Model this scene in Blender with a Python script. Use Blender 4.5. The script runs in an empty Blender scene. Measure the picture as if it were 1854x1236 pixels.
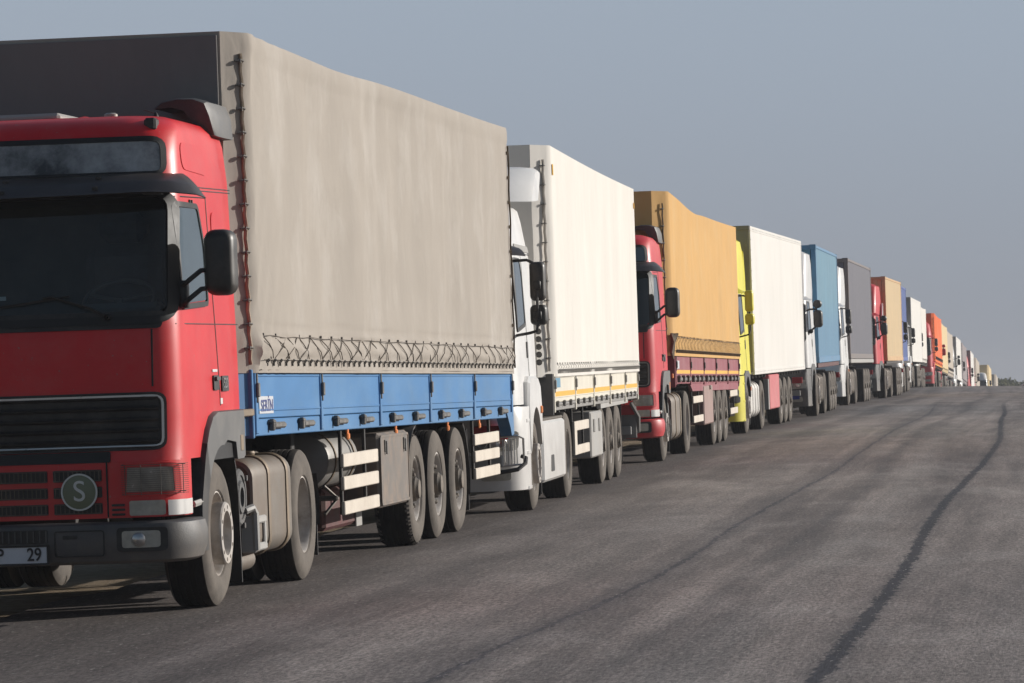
import bpy, bmesh, math, random
from mathutils import Vector, Matrix, Euler, noise

R = math.radians
rnd = random.Random(7)
sc = bpy.context.scene
COL = sc.collection

# ------------------------------------------------------------------ camera
cam_data = bpy.data.cameras.new("camera")
cam = bpy.data.objects.new("camera", cam_data)
COL.objects.link(cam)
cam.location = (0, 0, 1.512)
cam.rotation_euler = (R(90), 0, 0)
cam_data.sensor_width = 36.0
cam_data.lens = 36.0 * 7800 / 1854
cam_data.shift_y = 72 / 1854
cam_data.clip_start = 0.5
cam_data.clip_end = 12000
cam_data.dof.use_dof = True
cam_data.dof.focus_distance = 38
cam_data.dof.aperture_fstop = 26
sc.camera = cam

# ------------------------------------------------------------------ sky and sun
SUN_AZ, SUN_EL = R(62), R(17)            # azimuth from +Y towards +X
sun_dir = Vector((math.sin(SUN_AZ) * math.cos(SUN_EL), math.cos(SUN_AZ) * math.cos(SUN_EL), math.sin(SUN_EL)))
world = bpy.data.worlds.new("World")
sc.world = world
world.use_nodes = True
nt = world.node_tree
for n in list(nt.nodes):
    nt.nodes.remove(n)
wo = nt.nodes.new("ShaderNodeOutputWorld")
bg = nt.nodes.new("ShaderNodeBackground")
sky = nt.nodes.new("ShaderNodeTexSky")
sky.sky_type = 'NISHITA'
sky.sun_disc = False
sky.sun_elevation = SUN_EL
sky.sun_rotation = SUN_AZ
sky.dust_density = 3.0
sky.air_density = 1.2
sky.ozone_density = 2.0
tcw = nt.nodes.new("ShaderNodeTexCoord")
sepw = nt.nodes.new("ShaderNodeSeparateXYZ")
nt.links.new(tcw.outputs["Generated"], sepw.inputs[0])
ramp = nt.nodes.new("ShaderNodeValToRGB")       # dusty band of air along the horizon
ramp.color_ramp.interpolation = 'EASE'
e = ramp.color_ramp.elements
e[0].position = 0.0
e[0].color = (3.0, 3.19, 3.60, 1)
e[1].position = 1.0
e[1].color = (3.45, 4.05, 4.85, 1)
mrw = nt.nodes.new("ShaderNodeMapRange")
mrw.inputs["From Min"].default_value = -0.01
mrw.inputs["From Max"].default_value = 0.10
nt.links.new(sepw.outputs["Z"], mrw.inputs["Value"])
nt.links.new(mrw.outputs[0], ramp.inputs[0])
mrf = nt.nodes.new("ShaderNodeMapRange")
mrf.inputs["From Min"].default_value = 0.10
mrf.inputs["From Max"].default_value = 0.45
nt.links.new(sepw.outputs["Z"], mrf.inputs["Value"])
mixw = nt.nodes.new("ShaderNodeMix")
mixw.data_type = 'RGBA'
nt.links.new(mrf.outputs[0], mixw.inputs[0])
nt.links.new(ramp.outputs[0], mixw.inputs[6])
nt.links.new(sky.outputs[0], mixw.inputs[7])
dim = nt.nodes.new("ShaderNodeMapRange")          # the sky is dimmer on the side away from the sun
dim.inputs["From Min"].default_value = -0.5
dim.inputs["From Max"].default_value = 0.85
dim.inputs["To Min"].default_value = 0.68
dim.inputs["To Max"].default_value = 1.0
dim.interpolation_type = 'SMOOTHSTEP'
nt.links.new(sepw.outputs["Y"], dim.inputs["Value"])
mulw = nt.nodes.new("ShaderNodeMix")
mulw.data_type = 'RGBA'
mulw.blend_type = 'MULTIPLY'
mulw.inputs[0].default_value = 1.0
nt.links.new(mixw.outputs[2], mulw.inputs[6])
nt.links.new(dim.outputs[0], mulw.inputs[7])
nt.links.new(mulw.outputs[2], bg.inputs["Color"])
bg.inputs["Strength"].default_value = 0.1
nt.links.new(bg.outputs[0], wo.inputs["Surface"])

sun_data = bpy.data.lights.new("sun", 'SUN')
sun_data.energy = 4.4
sun_data.angle = R(0.5)
sun_data.color = (1.0, 0.955, 0.895)
sun = bpy.data.objects.new("sun", sun_data)
COL.objects.link(sun)
sun.rotation_euler = sun_dir.to_track_quat('Z', 'Y').to_euler()
sun.location = sun_dir * 60

sc.view_settings.view_transform = 'Standard'
sc.view_settings.look = 'None'
sc.view_settings.exposure = 0.0
sc.view_settings.gamma = 1.0

# ------------------------------------------------------------------ terrain functions
def curve(pts):
    def fn(t):
        if t <= pts[0][0]:
            (a, b), (c, d) = pts[0], pts[1]
            return b + (t - a) * (d - b) / (c - a)
        if t >= pts[-1][0]:
            (a, b), (c, d) = pts[-2], pts[-1]
            return d + (t - c) * (d - b) / (c - a)
        for i in range(len(pts) - 1):
            if pts[i][0] <= t <= pts[i + 1][0]:
                break
        x0, y0 = pts[i]
        x1, y1 = pts[i + 1]
        def slope(j):
            if j == 0 or j == len(pts) - 1:
                k = min(j, len(pts) - 2)
                return (pts[k + 1][1] - pts[k][1]) / (pts[k + 1][0] - pts[k][0])
            sa = (pts[j][1] - pts[j - 1][1]) / (pts[j][0] - pts[j - 1][0])
            sb = (pts[j + 1][1] - pts[j][1]) / (pts[j + 1][0] - pts[j][0])
            return 0 if False else 0.5 * (sa + sb)
        h = x1 - x0
        u = (t - x0) / h
        m0, m1 = slope(i) * h, slope(i + 1) * h
        return (2*u**3 - 3*u*u + 1) * y0 + (u**3 - 2*u*u + u) * m0 + (-2*u**3 + 3*u*u) * y1 + (u**3 - u*u) * m1
    return fn

line_x = curve([(-200, -32.5), (0, -5.85), (29, -1.95), (45.3, .2), (62.7, 2.25), (81.8, 4.5), (99.2, 7.0), (116.6, 9.15), (139, 12.1),
                (158, 14.2), (195, 18.2), (226, 22.1), (286, 29.2), (330, 34.6), (400, 43.3), (600, 68), (1000, 117)])
line_z = curve([(-200, -2.0), (0, -.28), (29, 0), (45.3, .16), (58, .27), (63, .36), (76, .47), (82, .53), (99.2, .715), (116.6, .87),
                (139, .97), (160, 1.09), (180, 1.2), (193, 1.235), (205, 1.225), (226, 1.13), (245, .9), (266, .68), (284, .5),
                (303, .25), (322, -.15), (341, -.6), (362, -1.1), (385, -1.7), (450, -3), (600, -4), (1000, -3), (2000, -1), (5000, .4), (9000, .6)])
def crossfall(d):
    # falls 3.3 % towards the shoulder, level beyond the crown
    k = 1.6
    lo, hi = -7.0, 2.0
    def sp(t):                       # soft positive part
        return math.log1p(math.exp(max(-40, min(40, t * k)))) / k
    return 0.033 * (hi - sp(hi - d) + sp(lo - d)) - 0.0012
def ground_z(x, y):
    return line_z(y) + crossfall(x - line_x(min(y, 600))) 
# ---- end terrain

# ------------------------------------------------------------------ materials
MATS = {}
def mat(name, col, rough=.5, metal=0.0, var=.12, vs=4.0, st=(1, 1, 1), dirt=None, da=.4, ds=1.5, dlo=.45, dhi=.7,
        bump=0.0, bs=40.0, bst=(1, 1, 1), coat=0.0, spec=.5, low=None, lowz=(.3, 1.6), lowa=.5, rvar=.1, crease=0, specks=0):
    m = bpy.data.materials.new(name)
    m.use_nodes = True
    t = m.node_tree
    b = t.nodes["Principled BSDF"]
    N = t.nodes.new
    L = t.links.new
    tc = N("ShaderNodeTexCoord")
    mp = N("ShaderNodeMapping")
    mp.inputs["Scale"].default_value = st
    L(tc.outputs["Object"], mp.inputs[0])
    nz = N("ShaderNodeTexNoise")
    nz.inputs["Scale"].default_value = vs
    nz.inputs["Detail"].default_value = 6
    nz.inputs["Roughness"].default_value = .6
    L(mp.outputs[0], nz.inputs["Vector"])
    mr = N("ShaderNodeMapRange")
    mr.inputs["From Min"].default_value = .3
    mr.inputs["From Max"].default_value = .7
    mr.inputs["To Min"].default_value = 1 - var
    mr.inputs["To Max"].default_value = 1 + var
    L(nz.outputs[0], mr.inputs[0])
    mx = N("ShaderNodeMix")
    mx.data_type = 'RGBA'
    mx.blend_type = 'MULTIPLY'
    mx.inputs[0].default_value = 1
    mx.inputs[6].default_value = (*col, 1)
    L(mr.outputs[0], mx.inputs[7])
    out = mx.outputs[2]
    def layer(prev, dcol, fac):
        q = N("ShaderNodeMix")
        q.data_type = 'RGBA'
        L(fac, q.inputs[0])
        L(prev, q.inputs[6])
        q.inputs[7].default_value = (*dcol, 1)
        return q.outputs[2]
    if dirt:
        n2 = N("ShaderNodeTexNoise")
        n2.inputs["Scale"].default_value = ds
        n2.inputs["Detail"].default_value = 9
        n2.inputs["Roughness"].default_value = .7
        L(mp.outputs[0], n2.inputs["Vector"])
        m2 = N("ShaderNodeMapRange")
        m2.inputs["From Min"].default_value = dlo
        m2.inputs["From Max"].default_value = dhi
        m2.inputs["To Max"].default_value = da
        L(n2.outputs[0], m2.inputs[0])
        out = layer(out, dirt, m2.outputs[0])
    if low:                                  # road dust splashed up from below
        sp = N("ShaderNodeSeparateXYZ")
        L(tc.outputs["Object"], sp.inputs[0])
        ad = N("ShaderNodeMath")
        ad.operation = 'MULTIPLY_ADD'
        L(nz.outputs[0], ad.inputs[0])
        ad.inputs[1].default_value = .9
        L(sp.outputs["Z"], ad.inputs[2])
        m3 = N("ShaderNodeMapRange")
        m3.inputs["From Min"].default_value = lowz[1] + .45
        m3.inputs["From Max"].default_value = lowz[0] + .45
        m3.inputs["To Max"].default_value = lowa
        L(ad.outputs[0], m3.inputs[0])
        out = layer(out, low, m3.outputs[0])
    if specks:
        n5 = N("ShaderNodeTexNoise")
        n5.inputs["Scale"].default_value = 38
        n5.inputs["Detail"].default_value = 2
        L(tc.outputs["Object"], n5.inputs["Vector"])
        m5 = N("ShaderNodeMapRange")
        m5.inputs["From Min"].default_value = .70
        m5.inputs["From Max"].default_value = .76
        m5.inputs["To Max"].default_value = specks
        L(n5.outputs[0], m5.inputs[0])
        out = layer(out, (.30, .22, .18), m5.outputs[0])
    L(out, b.inputs["Base Color"])
    r2 = N("ShaderNodeMapRange")
    r2.inputs["To Min"].default_value = max(.02, rough - rvar)
    r2.inputs["To Max"].default_value = min(1, rough + rvar)
    L(nz.outputs[0], r2.inputs[0])
    L(r2.outputs[0], b.inputs["Roughness"])
    b.inputs["Metallic"].default_value = metal
    b.inputs["Specular IOR Level"].default_value = spec
    b.inputs["Coat Weight"].default_value = coat
    b.inputs["Coat Roughness"].default_value = .12
    if bump:
        mp2 = N("ShaderNodeMapping")
        mp2.inputs["Scale"].default_value = bst
        L(tc.outputs["Object"], mp2.inputs[0])
        n3 = N("ShaderNodeTexNoise")
        n3.inputs["Scale"].default_value = bs
        n3.inputs["Detail"].default_value = 5
        L(mp2.outputs[0], n3.inputs["Vector"])
        bp = N("ShaderNodeBump")
        bp.inputs["Strength"].default_value = 1
        bp.inputs["Distance"].default_value = bump
        hh = n3.outputs[0]
        if crease:
            mp3 = N("ShaderNodeMapping"); mp3.inputs["Scale"].default_value = (1, 1, .8); mp3.inputs["Rotation"].default_value = (.5, 0, 0)
            L(tc.outputs["Object"], mp3.inputs[0])
            n4 = N("ShaderNodeTexNoise"); n4.inputs["Scale"].default_value = 1.1; n4.inputs["Detail"].default_value = 4; n4.inputs["Distortion"].default_value = .6
            L(mp3.outputs[0], n4.inputs["Vector"])
            s1 = N("ShaderNodeMath"); s1.operation = 'SUBTRACT'; L(n4.outputs[0], s1.inputs[0]); s1.inputs[1].default_value = .5
            s2 = N("ShaderNodeMath"); s2.operation = 'ABSOLUTE'; L(s1.outputs[0], s2.inputs[0])
            s3 = N("ShaderNodeMapRange"); s3.inputs["From Max"].default_value = .035; s3.inputs["To Max"].default_value = crease; L(s2.outputs[0], s3.inputs[0])
            s4 = N("ShaderNodeMath"); s4.operation = 'ADD'; L(n3.outputs[0], s4.inputs[0]); L(s3.outputs[0], s4.inputs[1])
            hh = s4.outputs[0]
        L(hh, bp.inputs["Height"])
        L(bp.outputs[0], b.inputs["Normal"])
    MATS[name] = m
    return m

DUST = (.30, .25, .20)
def paint(name, col, rough=.35, coat=.25, lowa=.35, da=.25, **k):
    return mat(name, col, rough, 0, .05, 3, dirt=(.40, .34, .29), da=da, ds=2.2, coat=coat, low=DUST, lowz=(.2, 1.3), lowa=lowa, **k)
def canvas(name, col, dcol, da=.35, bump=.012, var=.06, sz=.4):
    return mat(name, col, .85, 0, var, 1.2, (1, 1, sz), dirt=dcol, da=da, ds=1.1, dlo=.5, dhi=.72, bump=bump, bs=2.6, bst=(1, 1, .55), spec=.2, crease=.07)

red = paint("red_paint", (.66, .009, .016), .42, .10, lowa=.16, da=.09, spec=.4, specks=.5)
red2 = paint("red_paint_dull", (.58, .020, .034), .48, .05, lowa=.12, da=.10, spec=.35)
white_p = paint("white_paint", (.80, .79, .77), .35, .2, lowa=.25, da=.12)
yellow_p = paint("yellow_paint", (.82, .74, .03), .4, .1, lowa=.2, da=.1)
orange_p = paint("orange_paint", (.75, .13, .02), .5, .0, da=.15)
bluep = mat("blue_board_paint", (.052, .195, .43), .5, 0, .08, 2.5, (1, .5, 1), dirt=(.15, .29, .46), da=.5, ds=1.3, low=(.14, .24, .36), lowz=(.9, 1.35), lowa=.35, spec=.3)
maroon = mat("maroon_board_paint", (.30, .075, .095), .5, 0, .1, 2, dirt=(.40, .22, .22), da=.5, spec=.3)
cream_b = mat("cream_board_paint", (.74, .70, .60), .5, 0, .05, 2, dirt=(.5, .44, .36), da=.3, spec=.3)
black_pl = mat("black_plastic", (.022, .021, .021), .5, 0, .25, 6, dirt=(.12, .105, .09), da=.35, ds=3, spec=.4)
grey_pl = mat("grey_plastic", (.055, .056, .060), .55, 0, .2, 5, dirt=(.16, .14, .12), da=.4, ds=3, low=DUST, lowz=(.1, .7), lowa=.4, bump=.0015, bs=120)
fend_pl = mat("fender_plastic", (.10, .10, .10), .6, 0, .15, 4, dirt=(.18, .165, .15), da=.5, ds=2, bump=.0015, bs=120)
lt_grey = mat("light_grey_paint", (.40, .39, .37), .5, 0, .1, 3, dirt=(.3, .25, .2), da=.4)
rubber = mat("tyre_rubber", (.020, .018, .017), .85, 0, .3, 8, dirt=(.06, .05, .042), da=.6, spec=.2, bump=.003, bs=60)
sidewall = mat("dusty_tyre_sidewall", (.165, .146, .128), .9, 0, .18, 6, dirt=(.11, .10, .09), da=.8, ds=4, spec=.15, bump=.003, bs=30)
rim_m = mat("dusty_steel_rim", (.50, .465, .43), .5, .2, .15, 6, dirt=(.22, .17, .13), da=.8, ds=5)
rim_d = mat("grimy_wheel_hub", (.10, .085, .07), .6, .3, .3, 9, dirt=(.25, .2, .15), da=.5, ds=8)
chas = mat("chassis_steel", (.022, .020, .019), .7, .1, .3, 5, dirt=(.10, .08, .06), da=.5, ds=3)
chas_r = mat("red_chassis_steel", (.09, .015, .016), .7, .0, .3, 5, dirt=(.10, .07, .05), da=.6, ds=3)
tank_m = mat("dirty_aluminium", (.165, .143, .12), .6, .15, .14, 2, dirt=(.13, .09, .06), da=.85, ds=2.6, dlo=.40)
strap_m = mat("rusty_tank_strap", (.20, .15, .10), .6, .2, .2, 5)
rail_m = mat("cream_guard_rail", (.66, .59, .50), .6, 0, .06, 4, dirt=(.4, .33, .26), da=.4, ds=3)
box_m = mat("scuffed_grey_locker", (.145, .125, .11), .6, .1, .15, 4, dirt=(.30, .20, .13), da=.6, ds=5)
chrome = mat("bright_metal", (.55, .54, .52), .3, .8, .1, 5)
latch_m = mat("worn_latch_steel", (.11, .105, .10), .55, .4, .3, 9, dirt=(.3, .28, .25), da=.5, ds=12)
strap_d = mat("brown_webbing", (.11, .075, .045), .8, 0, .35, 9, dirt=(.25, .2, .14), da=.5, ds=10)
web_m = mat("worn_brown_webbing", (.36, .28, .20), .8, 0, .45, 7, dirt=(.10, .07, .045), da=.7, ds=5)
web_l = mat("pale_webbing", (.50, .45, .39), .8, 0, .2, 7, dirt=(.3, .26, .22), da=.5, ds=5)
rope_m = mat("dark_cord", (.085, .066, .05), .85, 0, .3, 12)
amber = mat("amber_plastic", (.85, .26, .06), .3, 0, .1, 10)
lens_m = mat("clear_lamp_lens", (.42, .40, .34), .18, 0, .2, 14, spec=.7)
lens_d = mat("dusty_lamp_glass", (.34, .32, .28), .25, .3, .3, 10, spec=.7)
glass_d = mat("dark_window_glass", (.008, .012, .014), .06, 0, .2, 3, spec=.6, rvar=.03)
glass_s = mat("dusty_visor_glass", (.045, .05, .055), .35, 0, .5, 2, dirt=(.62, .64, .65), da=.8, ds=2.6, dlo=.36, dhi=.74, spec=.4)
glass_g = mat("bright_side_glass", (.13, .17, .185), .05, .6, .15, 2, spec=.9, rvar=.02)
badge_g = mat("green_badge_enamel", (.17, .19, .12), .5, 0, .1, 8)
badge_w = mat("white_lettering", (.62, .63, .60), .5, 0, .06, 8)
text_k = mat("black_lettering", (.015, .015, .018), .5, 0, .05, 8)
text_b = mat("navy_lettering", (.04, .06, .22), .5, 0, .05, 8)
plate_w = mat("white_plate", (.62, .64, .68), .45, 0, .08, 6, dirt=(.35, .33, .3), da=.4, ds=6)
plate_b = mat("blue_plate", (.03, .05, .26), .45, 0, .1, 6)
yel_stripe = mat("yellow_reflective_tape", (.80, .43, .03), .5, 0, .08, 6)
interior = mat("dark_cab_trim", (.09, .095, .10), .8, 0, .2, 4)
seat_m = mat("seat_cloth", (.06, .06, .07), .9, 0, .2, 8)
tarp_grey = canvas("grey_beige_canvas", (.385, .345, .302), (.475, .44, .40), .8, .014, .05, .8)
tarp_white = canvas("white_pvc_tarpaulin", (.72, .69, .64), (.64, .61, .555), .35, .008)
tarp_ochre = canvas("ochre_canvas", (.62, .375, .145), (.62, .43, .22), .6, sz=.8)
tarp_orange = canvas("orange_pvc", (.78, .14, .03), (.80, .36, .24), .6, .006)
tarp_beige = canvas("beige_canvas", (.50, .44, .37), (.42, .36, .3), .4)
tarp_cream = canvas("cream_canvas", (.70, .55, .32), (.6, .5, .35), .4)
tarp_mauve = canvas("mauve_grey_canvas", (.30, .265, .27), (.35, .3, .28), .4)
tarp_front = {}
box_white = mat("white_reefer_panel", (.80, .775, .725), .45, 0, .035, 1.5, (1, 1, .4), dirt=(.66, .62, .55), da=.3, ds=1.2, spec=.3)
box_grey = mat("grey_frame_metal", (.26, .25, .235), .5, .2, .1, 4, dirt=(.16, .14, .12), da=.4)
cont_blue = mat("faded_blue_container_steel", (.12, .29, .41), .6, 0, .10, 3, (1, 1, .3), dirt=(.20, .36, .46), da=.6, ds=1.6, low=(.08, .22, .42), lowz=(.9, 1.5), lowa=.4, spec=.3)
cont_grey = mat("slate_container_steel", (.135, .135, .17), .6, 0, .08, 3, (1, 1, .3), dirt=(.2, .19, .21), da=.4, ds=1.5, spec=.3)
cont_beige = mat("beige_container_steel", (.70, .52, .29), .6, 0, .06, 3, (1, 1, .3), dirt=(.45, .24, .10), da=.5, ds=2.2, dlo=.58, dhi=.75, spec=.3)
cont_royal = mat("royal_blue_container_steel", (.045, .10, .33), .6, 0, .08, 3, spec=.3)
rusty = mat("rusty_container_frame", (.16, .09, .06), .7, .1, .3, 8, dirt=(.3, .15, .08), da=.6, ds=6)
pink_m = mat("pinkish_red_panel", (.58, .13, .14), .5, 0, .06, 3, dirt=(.5, .35, .3), da=.3)
visor_m = mat("dark_acrylic_visor", (.022, .016, .014), .38, 0, .2, 5, dirt=(.10, .08, .07), da=.35, ds=3, spec=.6)
mirror_m = mat("black_mirror_shell", (.030, .028, .026), .45, 0, .2, 7, dirt=(.11, .09, .075), da=.5, ds=3)

def clear_glass():
    m = bpy.data.materials.new("tinted_windscreen_glass")
    m.use_nodes = True
    t = m.node_tree
    for n in list(t.nodes):
        t.nodes.remove(n)
    o = t.nodes.new("ShaderNodeOutputMaterial")
    tr = t.nodes.new("ShaderNodeBsdfTransparent")
    tr.inputs[0].default_value = (.70, .82, .84, 1)
    gl = t.nodes.new("ShaderNodeBsdfGlossy")
    gl.inputs["Roughness"].default_value = .03
    gl.inputs["Color"].default_value = (.8, .8, .8, 1)
    fr = t.nodes.new("ShaderNodeFresnel")
    fr.inputs["IOR"].default_value = 1.48
    mx = t.nodes.new("ShaderNodeMixShader")
    t.links.new(fr.outputs[0], mx.inputs[0])
    t.links.new(tr.outputs[0], mx.inputs[1])
    t.links.new(gl.outputs[0], mx.inputs[2])
    df = t.nodes.new("ShaderNodeBsdfDiffuse")
    df.inputs["Color"].default_value = (.45, .43, .40, 1)
    tc = t.nodes.new("ShaderNodeTexCoord")
    nz = t.nodes.new("ShaderNodeTexNoise")
    nz.inputs["Scale"].default_value = 2.2
    nz.inputs["Detail"].default_value = 8
    t.links.new(tc.outputs["Object"], nz.inputs["Vector"])
    mr = t.nodes.new("ShaderNodeMapRange")           # patchy pale film added to brighten the glass, standing in for reflected sky
    mr.inputs["From Min"].default_value = .35
    mr.inputs["From Max"].default_value = .75
    mr.inputs["To Min"].default_value = .008
    mr.inputs["To Max"].default_value = .06
    t.links.new(nz.outputs[0], mr.inputs[0])
    m2 = t.nodes.new("ShaderNodeMixShader")
    t.links.new(mr.outputs[0], m2.inputs[0])
    t.links.new(mx.outputs[0], m2.inputs[1])
    t.links.new(df.outputs[0], m2.inputs[2])
    t.links.new(m2.outputs[0], o.inputs[0])
    return m
glass_c = clear_glass()
seal_m = mat("black_rubber_seal", (.018, .018, .019), .5, 0, .15, 8, spec=.3)

# ------------------------------------------------------------------ mesh builder
class MB:
    def __init__(s):
        s.v = []; s.f = []; s.m = []
    def add(s, vs, fs, m=0):
        o = len(s.v)
        s.v += [tuple(p) for p in vs]
        s.f += [tuple(i + o for i in q) for q in fs]
        s.m += [m] * len(fs)
        return s
    def box(s, x0, x1, y0, y1, z0, z1, b=0.0, m=0):
        if x0 > x1: x0, x1 = x1, x0
        if y0 > y1: y0, y1 = y1, y0
        if z0 > z1: z0, z1 = z1, z0
        b = min(b, (x1 - x0) * .45, (y1 - y0) * .45, (z1 - z0) * .45)
        X, Y, Z = (x0, x1), (y0, y1), (z0, z1)
        if b <= 0:
            vs = [(X[i], Y[j], Z[k]) for i in (0, 1) for j in (0, 1) for k in (0, 1)]
            return s.add(vs, [(0, 1, 3, 2), (4, 6, 7, 5), (0, 4, 5, 1), (2, 3, 7, 6), (0, 2, 6, 4), (1, 5, 7, 3)], m)
        vs = []; idx = {}
        for i in (0, 1):
            for j in (0, 1):
                for k in (0, 1):
                    c = [X[i], Y[j], Z[k]]
                    sg = [(1, -1)[i], (1, -1)[j], (1, -1)[k]]
                    for a in range(3):           # vertex lying on face with normal axis a
                        p = list(c)
                        for q in range(3):
                            if q != a: p[q] += sg[q] * b
                        idx[i, j, k, a] = len(vs); vs.append(p)
        fs = []
        for a in range(3):
            p, q = [(1, 2), (2, 0), (0, 1)][a]
            for sd in (0, 1):
                cs = []
                for u, w in ((0, 0), (1, 0), (1, 1), (0, 1)):
                    t = [0, 0, 0]; t[a] = sd; t[p] = u; t[q] = w
                    cs.append(idx[t[0], t[1], t[2], a])
                fs.append(tuple(cs if sd else cs[::-1]))
            for u in (0, 1):
                for w in (0, 1):
                    t0 = [0, 0, 0]; t1 = [0, 0, 0]
                    t0[p] = t1[p] = u; t0[q] = t1[q] = w; t1[a] = 1
                    A = idx[t0[0], t0[1], t0[2], p]; B = idx[t1[0], t1[1], t1[2], p]
                    C = idx[t1[0], t1[1], t1[2], q]; D = idx[t0[0], t0[1], t0[2], q]
                    fs.append((A, B, C, D))
        for i in (0, 1):
            for j in (0, 1):
                for k in (0, 1):
                    fs.append(tuple(idx[i, j, k, a] for a in range(3)))
        return s.add(vs, fs, m)
    def tube(s, path, r, n=6, m=0, cap=True):
        P = [Vector(p) for p in path]
        vs = []; fs = []
        up = None
        for i, p in enumerate(P):
            d = (P[min(i + 1, len(P) - 1)] - P[max(i - 1, 0)]).normalized()
            if up is None:
                up = d.orthogonal().normalized()
            else:
                up = (up - d * up.dot(d))
                up = up.normalized() if up.length > 1e-6 else d.orthogonal().normalized()
            w = d.cross(up)
            rr = r[i] if isinstance(r, (list, tuple)) else r
            for k in range(n):
                a = 2 * math.pi * k / n
                vs.append(p + up * math.cos(a) * rr + w * math.sin(a) * rr)
        for i in range(len(P) - 1):
            for k in range(n):
                fs.append((i * n + k, i * n + (k + 1) % n, (i + 1) * n + (k + 1) % n, (i + 1) * n + k))
        if cap:
            fs.append(tuple(range(n))[::-1]); fs.append(tuple((len(P) - 1) * n + k for k in range(n)))
        return s.add(vs, fs, m)
    def lathe(s, prof, c=(0, 0, 0), axis='x', n=32, m=0, closed=False):
        vs = []; fs = []
        for a, r in prof:
            for k in range(n):
                t = 2 * math.pi * k / n
                u, w = r * math.cos(t), r * math.sin(t)
                p = {'x': (a, u, w), 'y': (w, a, u), 'z': (u, w, a)}[axis]
                vs.append((p[0] + c[0], p[1] + c[1], p[2] + c[2]))
        np_ = len(prof)
        for i in range(np_ if closed else np_ - 1):
            j = (i + 1) % np_
            for k in range(n):
                fs.append((i * n + k, i * n + (k + 1) % n, j * n + (k + 1) % n, j * n + k))
        return s.add(vs, fs, m)
    def prism(s, poly, axis, a0, a1, m=0):
        # poly: 2-D outline; axis x -> (y,z), y -> (x,z), z -> (x,y)
        n = len(poly)
        def P(q, a):
            return {'x': (a, q[0], q[1]), 'y': (q[0], a, q[1]), 'z': (q[0], q[1], a)}[axis]
        vs = [P(q, a0) for q in poly] + [P(q, a1) for q in poly]
        fs = [tuple(range(n)), tuple(range(2 * n - 1, n - 1, -1))]
        fs += [(i, n + i, n + (i + 1) % n, (i + 1) % n) for i in range(n)]
        return s.add(vs, fs, m)
    def grid(s, fn, nu, nv, m=0):
        vs = [fn(i / nu, j / nv) for j in range(nv + 1) for i in range(nu + 1)]
        fs = [(j * (nu + 1) + i, j * (nu + 1) + i + 1, (j + 1) * (nu + 1) + i + 1, (j + 1) * (nu + 1) + i) for j in range(nv) for i in range(nu)]
        return s.add(vs, fs, m)
    def patch(s, outline, mapper, off=.01, rings=5, depth=.02, m=0):
        # star-shaped outline laid on a curved surface, mapper(a, b, offset) -> 3-D point
        rings = max(rings, int((max(p[0] for p in outline) - min(p[0] for p in outline)) / .14))
        n = len(outline)
        ca = sum(p[0] for p in outline) / n; cb = sum(p[1] for p in outline) / n
        vs = []; fs = []
        vs.append(mapper(ca, cb, off))
        for k in range(1, rings + 1):
            t = k / rings
            for a, b in outline:
                vs.append(mapper(ca + (a - ca) * t, cb + (b - cb) * t, off))
        for i in range(n):
            fs.append((0, 1 + i, 1 + (i + 1) % n))
        for k in range(rings - 1):
            for i in range(n):
                fs.append((1 + k * n + i, 1 + (k + 1) * n + i, 1 + (k + 1) * n + (i + 1) % n, 1 + k * n + (i + 1) % n))
        b0 = len(vs)
        for a, b in outline:
            vs.append(mapper(a, b, off - depth))
        for i in range(n):
            fs.append((1 + (rings - 1) * n + i, b0 + i, b0 + (i + 1) % n, 1 + (rings - 1) * n + (i + 1) % n))
        return s.add(vs, fs, m)
    def ring(s, outline, mapper, w, off=.012, depth=.02, m=0, inset=True):
        # frame strip of width w following an outline
        n = len(outline)
        ca = sum(p[0] for p in outline) / n; cb = sum(p[1] for p in outline) / n
        inn = []
        for i, (a, b) in enumerate(outline):
            pa, pb = outline[i - 1]; na, nb = outline[(i + 1) % n]
            tx, ty = na - pa, nb - pb
            l = math.hypot(tx, ty) or 1
            nx, ny = -ty / l, tx / l
            if nx * (ca - a) + ny * (cb - b) < 0: nx, ny = -nx, -ny
            inn.append((a + nx * w, b + ny * w))
        vs = []
        for L_, o_ in ((outline, off - depth), (outline, off), (inn, off), (inn, off - depth)):
            vs += [mapper(a, b, o_) for a, b in L_]
        fs = []
        for k in range(3):
            for i in range(n):
                fs.append((k * n + i, k * n + (i + 1) % n, (k + 1) * n + (i + 1) % n, (k + 1) * n + i))
        return s.add(vs, fs, m)
    TF = None
    def build(s, name, mats, parent=None, ang=35, tf=None, recalc=True, loc=None):
        tf = tf or MB.TF
        if not isinstance(mats, (list, tuple)): mats = [mats]
        vs = [tf(Vector(p)) for p in s.v] if tf else s.v
        me = bpy.data.meshes.new(name)
        me.from_pydata([tuple(p) for p in vs], [], s.f)
        for q in mats: me.materials.append(q)
        me.polygons.foreach_set("material_index", s.m)
        if recalc:
            bm = bmesh.new(); bm.from_mesh(me)
            bmesh.ops.recalc_face_normals(bm, faces=bm.faces)
            bm.to_mesh(me); bm.free()
        if ang:
            me.polygons.foreach_set("use_smooth", [True] * len(me.polygons))
            me.set_sharp_from_angle(angle=R(ang))
        me.update()
        o = bpy.data.objects.new(name, me)
        COL.objects.link(o)
        o.parent = parent
        if loc: o.location = loc
        return o

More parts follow.
